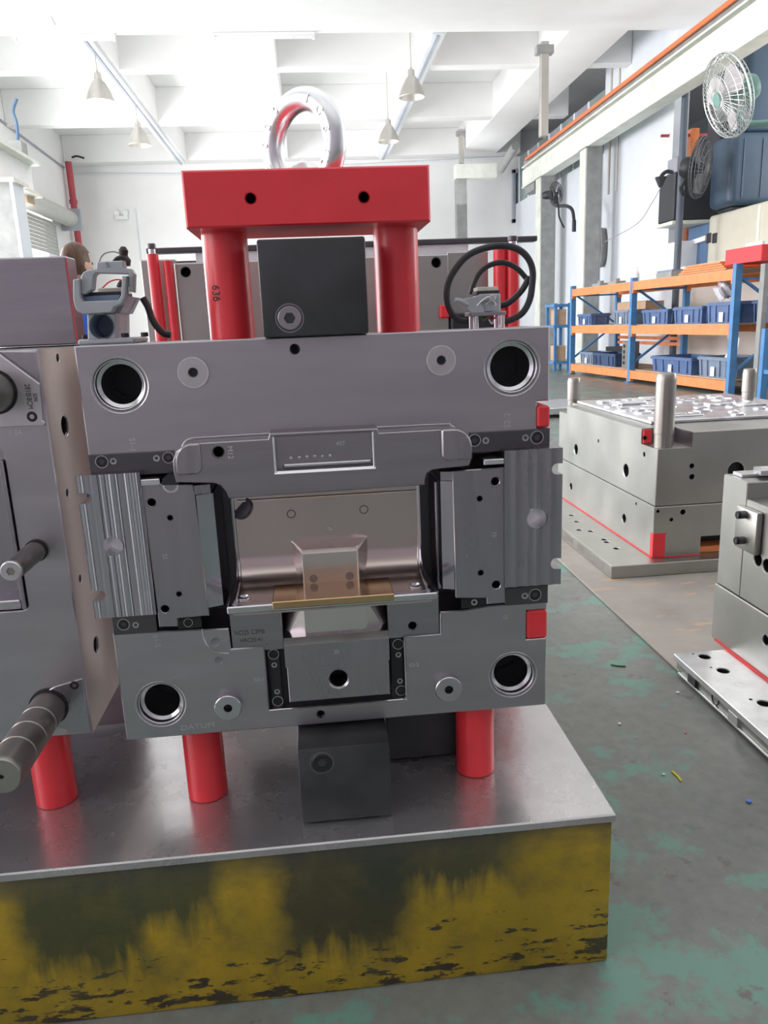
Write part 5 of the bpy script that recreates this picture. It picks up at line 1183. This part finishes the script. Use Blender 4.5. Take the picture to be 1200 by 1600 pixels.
# goose-neck lamp and cord
l0_ = PY(1032, 285, 14.0)
t = thing('gooseneck_lamp', 'small black goose-neck lamp with a cone shade by the pole', 'lamp', tuple(l0_))
B().lathe(l0_+Vector((-.0, 0, -.08)), (0, 0, 1), [(0, .0), (.03, 0), (.10, .16), (.09, .17), (0, .16)], 18).obj('lamp_shade', 'machdark', t)
B().tube(smooth([l0_+Vector((0, 0, .08)), PY(1036, 272, 14.0), PY(1042, 268, 14.2), PY(1050, 269, 14.62)]), .035, 8).obj('lamp_neck', 'machdark', t)
cs = [l0_+Vector((0, .0, -.10)), PY(1018, 318, 14.4), PY(995, 350, 15.0), PY(945, 378, 16.2)]
tag(B().tube(smooth(cs), .008, 5).obj('lamp_cord', 'winpanel'), 'thin cord running from the goose-neck lamp down to the pier', 'cord')
a = PY(942, 386, 17.0)
t = thing('coiled_cable', 'grey coil of cable hanging on the white pier', 'cable', (RW-.1, a.y, a.z))
p = PX(941, 387, RW-.06)
for k in range(3): B().tube([p+Vector((-.02*k, .16*math.cos(2*math.pi*i/20), .42*math.sin(2*math.pi*i/20))) for i in range(20)], .05, 6, True).obj('cable_loop', 'girderd', t)
B().box(RW-.06, RW-.001, p.y-.06, p.y+.06, p.z+.30, p.z+.42).obj('cable_hook', 'girderd', t)
# cables down the pier
for px, lb in ((950, 'thin pale conduit running down the white pier, left'), (962, 'thin pale conduit running down the white pier, right')):
    p = PX(px, 300, RW-.03); tag(B().tube([(RW-.03, p.y, 4.0), (RW-.03, p.y, 7.2)], .025, 6).obj('pier_conduit', 'lowwall'), lb, 'conduit')
# hanging bottle cap hook between posts
t = thing('hook_pipe', 'dark bent pipe arm on the second crane post', 'pipe', (RX, 20, 4))
pz_ = [PX(870, 322, RX-.061), PX(885, 322, RX-.061), PX(894, 328, RX-.061), PX(897, 345, RX-.061)]
B().tube(smooth(pz_), .042, 8).obj('pipe_bend', 'machdark', t); B().cyl(pz_[-1], pz_[-1]-Vector((0, 0, .25)), .05, n=10).obj('pipe_end', 'machdark', t)

# ================================================================== LEFT EDGE: crane post and girder
a = PY(0, 285, 14.0); b = PY(36, 400, 14.0)
t = thing('crane_post', 'grey steel crane post at the left edge behind the left mold', 'post', (b.x-.25, 14.2, 0))
w0 = b.x
B().box(w0-.05, w0+.0, 14, 14.5, 0, a.z).obj('post_flange', 'wallb', t); B().box(w0-.55, w0-.051, 14.0, 14.03, 0, a.z).obj('post_face', 'girderd', t)
B().box(w0-.62, w0+.06, 13.9, 14.6, a.z+.001, a.z+.06).obj('post_cap', 'lowwall', t)
g = thing('left_girder', 'pale girder running to the left edge above the roller shutter', 'girder', (w0-.3, 18, a.z))
B().box(w0-.38, w0-.30, 13.0, 16.0, a.z+.0605, a.z+.62).obj('girder_web', 'wall', g); B().box(w0-.55, w0-.12, 13.0, 16.0, a.z+.6205, a.z+.68).obj('upper_flange', 'girder', g); B().box(w0-.5, w0-.16, 14.62, 16.0, a.z+.0605, a.z+.12).obj('lower_flange', 'lowwall', g)
p = PY(30, 240, 15.5); B().box(w0-.52, w0-.22, 15.4, 15.7, a.z+.6805, p.z+.2).obj('end_stop', 'girderd', g)
B().tube(smooth([(w0-.3, 15.5, p.z+.2), (w0-.28, 15.5, p.z+.5), (w0-.31, 15.5, p.z+.7), (w0-.22, 15.5, p.z+.9)]), .03, 6).obj('stop_cable', 'machblue', g)
q1 = PY(18, 300, 15.6); q2 = PY(44, 316, 15.6); B().box(q1.x, q2.x, 15.6, 15.99, q2.z, q1.z, .01).obj('end_bracket', 'wood', g)

# ================================================================== FLOOR LITTER
def litter(name, px, py, L, ang, r, mt, lb, blob=False):
    p = G(px, py); d = Vector((math.cos(ang), math.sin(ang), 0))*L/2
    if blob:
        t_ = bmesh.new(); bmesh.ops.create_icosphere(t_, subdivisions=1, radius=r)
        for v in t_.verts: v.co.z *= .5
        o = B().merge(t_, Matrix.Translation((p.x, p.y, r*.5))).obj(name, mt)
    else: o = B().tube([p-d+Vector((0, 0, r)), p+Vector((0, 0, r*1.0))+Vector((d.y, -d.x, 0))*.12, p+d+Vector((0, 0, r))], r, 6).obj(name, mt)
    tag(o, lb, 'scrap')
litter('plastic_stick', 1057, 1214, .045, 1.65, .0028, 'yellow', 'thin yellow plastic stick on the green floor')
litter('plastic_stick', 966, 1041, .05, -.45, .003, 'green', 'thin dark green stick on the floor near the brown board')
litter('scrap_bit', 968, 1132, 0, 0, .006, 'offwhite', 'small off-white scrap on the floor near the stand', True)
litter('scrap_bit', 1170, 1254, 0, 0, .008, 'bluebit', 'small blue scrap on the floor at the right', True)
litter('scrap_bit', 1071, 1146, 0, 0, .004, 'pink', 'tiny pink scrap on the floor before the near right mold', True)
litter('scrap_bit', 1059, 1083, 0, 0, .006, 'offwhite', 'small pale chip on the floor at the corner of the near right mold', True)
litter('scrap_bit', 1037, 1211, 0, 0, .005, 'offwhite', 'small pale chip on the floor beside the yellow stick', True)
litter('wood_chip', 1040, 956, .06, 0, .006, 'carton', 'light brown wood chip lying on the brown board')

# ================================================================== PERSON
py_ = 5.2; hc = PY(121, 413, py_)             # centre of the head
pr = thing('person', 'person with a brown ponytail and blue shirt standing behind the left mold', 'person', (hc.x, py_, 0))
hs_ = hc.z/1.62
def skin_mesh(name, joints, edges, mt, parent, sub=2):
    me = bpy.data.meshes.new('t'); me.from_pydata([j[0] for j in joints], edges, []); o = bpy.data.objects.new('t', me); COL.objects.link(o)
    o.modifiers.new('s', 'SKIN'); sd = o.modifiers.new('d', 'SUBSURF'); sd.levels = sub; sd.render_levels = sub
    for v, j in zip(me.skin_vertices[0].data, joints): v.radius = (j[1], j[1] if len(j) < 3 else j[2])
    me.skin_vertices[0].data[0].use_root = True
    bpy.context.view_layer.update(); r = bpy.data.meshes.new_from_object(o.evaluated_get(bpy.context.evaluated_depsgraph_get()))
    bpy.data.objects.remove(o); r.materials.clear(); finish(r, mt, 80); return link(name, r, parent)
c = hc; V = lambda x, y, z: (c.x+x*hs_, c.y+y*hs_, z*hs_)
J = [(V(0, 0, .92), .14, .11), (V(0, 0, 1.12), .125, .095), (V(0, .0, 1.32), .15, .10), (V(0, .01, 1.42), .07, .06), (V(.0, .0, 1.50), .052, .052),
     (V(-.09, 0, .86), .085), (V(-.10, .0, .48), .058), (V(-.10, .02, .10), .04), (V(-.09, -.10, .035), .036),
     (V(.09, 0, .86), .085), (V(.10, .0, .48), .058), (V(.10, .02, .10), .04), (V(.11, -.10, .035), .036),
     (V(-.17, .0, 1.37), .055), (V(-.22, .02, 1.10), .042), (V(-.21, -.06, .88), .03), (V(-.205, -.09, .80), .026),
     (V(.17, .0, 1.37), .055), (V(.22, .02, 1.10), .042), (V(.21, -.06, .88), .03), (V(.205, -.09, .80), .026)]
E_ = [(0, 1), (1, 2), (2, 3), (3, 4), (0, 5), (5, 6), (6, 7), (7, 8), (0, 9), (9, 10), (10, 11), (11, 12), (2, 13), (13, 14), (14, 15), (15, 16), (2, 17), (17, 18), (18, 19), (19, 20)]
skin_mesh('body', J, E_, 'skin', pr)
# clothing follows the body
Js = [(j[0], j[1]+.012, (j[2] if len(j) > 2 else j[1])+.012) for j in J]
skin_mesh('shirt', [Js[0], Js[1], Js[2], (V(0, .01, 1.40), .085, .075), Js[13], Js[14], Js[17], Js[18]], [(0, 1), (1, 2), (2, 3), (2, 4), (4, 5), (2, 6), (6, 7)], 'shirt', pr)
skin_mesh('trousers', [Js[0], Js[5], Js[6], Js[7], Js[9], Js[10], Js[11]], [(0, 1), (1, 2), (2, 3), (0, 4), (4, 5), (5, 6)], 'trouser', pr)
B().lathe(V(0, .005, 1.42), (0, 0, 1), [(.075*hs_, -.03), (.07*hs_, .02), (.062*hs_, .05), (.055*hs_, .045), (.06*hs_, .0)], 20).obj('shirt_collar', 'shirt', pr)
# head turned to the right and away: face towards +X
hd = bmesh.new(); bmesh.ops.create_uvsphere(hd, u_segments=28, v_segments=20, radius=1)
for v in hd.verts:
    x, y, z = v.co; v.co = Vector((x*.098*(1 if x < 0 else .95), y*.074, z*.118))
    if z < -.2 and x > 0: v.co.x *= 1-.15*abs(z); 
    if z < 0: v.co.y *= 1+.25*z
rotH = Matrix.Rotation(math.radians(58), 4, 'Z')
hm = Matrix.Translation(V(0, 0, 1.62)) @ rotH @ Matrix.Scale(hs_, 4)
head = B().merge(hd, hm).obj('head', 'skin', pr, ang=80)
def hp(x, y, z): return hm @ Vector((x, y, z))
B().hull([hp(.088, -.012, .01), hp(.088, .012, .01), hp(.112, -.014, -.028), hp(.112, .014, -.028), hp(.118, 0, -.022), hp(.085, 0, .03), hp(.085, 0, -.035)]).obj('nose', 'skin', head)
B().tube(smooth([hp(.084, -.024, -.06), hp(.094, 0, -.058), hp(.084, .024, -.06)]), .006*hs_, 6).obj('mouth', 'pink', head)
for s in (-1, 1):
    t_ = bmesh.new(); bmesh.ops.create_uvsphere(t_, u_segments=12, v_segments=8, radius=.011*hs_); B().merge(t_, Matrix.Translation(hp(.083, s*.031, .006))).obj('eye', 'machdark', head)
    t_ = bmesh.new(); bmesh.ops.create_uvsphere(t_, u_segments=14, v_segments=10, radius=1)
    B().merge(t_, hm @ Matrix.Translation((-.005, s*.074, -.005)) @ Matrix.Diagonal((.019, .009, .032, 1))).obj('ear', 'skin', head)
hr = bmesh.new(); bmesh.ops.create_uvsphere(hr, u_segments=32, v_segments=24, radius=1)
for v in hr.verts:
    x, y, z = v.co; v.co = Vector((x*.106-.006, y*.082, z*.124+.008))
cut = [v for v in hr.verts if (v.co.x > .045 and v.co.z < .062) or v.co.z < -.075 or (v.co.x > .012 and v.co.z < .0)]
bmesh.ops.delete(hr, geom=cut, context='VERTS')
bmesh.ops.solidify(hr, geom=hr.faces[:], thickness=.004)
B().merge(hr, hm).obj('hair', 'hair', pr, ang=80)
pt_ = smooth([hp(-.095, 0, .03), hp(-.125, 0, .02), hp(-.128, 0, -.05), hp(-.112, 0, -.13), hp(-.10, 0, -.19)], 5)
b = B(); rings = []
for k, p in enumerate(pt_):
    f = k/(len(pt_)-1); r = (.020+.016*math.sin(math.pi*min(1, f*1.2)))*(1-.55*max(0, f-.5))*hs_
    rings.append([b.bm.verts.new(p+Vector((r*math.cos(2*math.pi*i/12), r*math.sin(2*math.pi*i/12), 0))) for i in range(12)])
for A, D in zip(rings, rings[1:]):
    for i in range(12): b.bm.faces.new((A[i], A[(i+1) % 12], D[(i+1) % 12], D[i]))
b.bm.faces.new(rings[0][::-1]); b.bm.faces.new(rings[-1]); b.obj('ponytail', 'hair', pr, ang=80)
for s, w in ((-1, 16), (1, 20)):
    base = Vector(J[w][0]); pal = base+Vector((0, -.02, -.05))*hs_
    hj = [(tuple(base), .022*hs_), (tuple(pal), .024*hs_)]; he = [(0, 1)]
    for k, (dx, L) in enumerate(((-.018, .055), (-.006, .062), (.006, .058), (.017, .046))):
        n0 = len(hj); hj += [(tuple(pal+Vector((dx*.6, -.012, -.03))*hs_), .0095*hs_), (tuple(pal+Vector((dx, -.018, -.03-L*.6))*hs_), .009*hs_), (tuple(pal+Vector((dx, -.010, -.03-L*1.1))*hs_), .0075*hs_)]; he += [(1, n0), (n0, n0+1), (n0+1, n0+2)]
    n0 = len(hj); hj += [(tuple(base+Vector((-s*.022, -.02, -.03))*hs_), .011*hs_), (tuple(base+Vector((-s*.034, -.03, -.075))*hs_), .009*hs_)]; he += [(0, n0), (n0, n0+1)]
    skin_mesh('hand', hj, he, 'skin', pr, 1)
for s, w in ((-1, 8), (1, 12)):
    p = Vector(J[w][0]); B().hull([(p.x+dx*hs_, p.y+dy*hs_, z) for dx in (-.045, .045) for dy in (-.09, .14) for z in (0, .03)]+[(p.x+dx*hs_, p.y+dy*hs_, .085) for dx in (-.035, .035) for dy in (.05, .13)]).obj('shoe', 'rubber', pr)
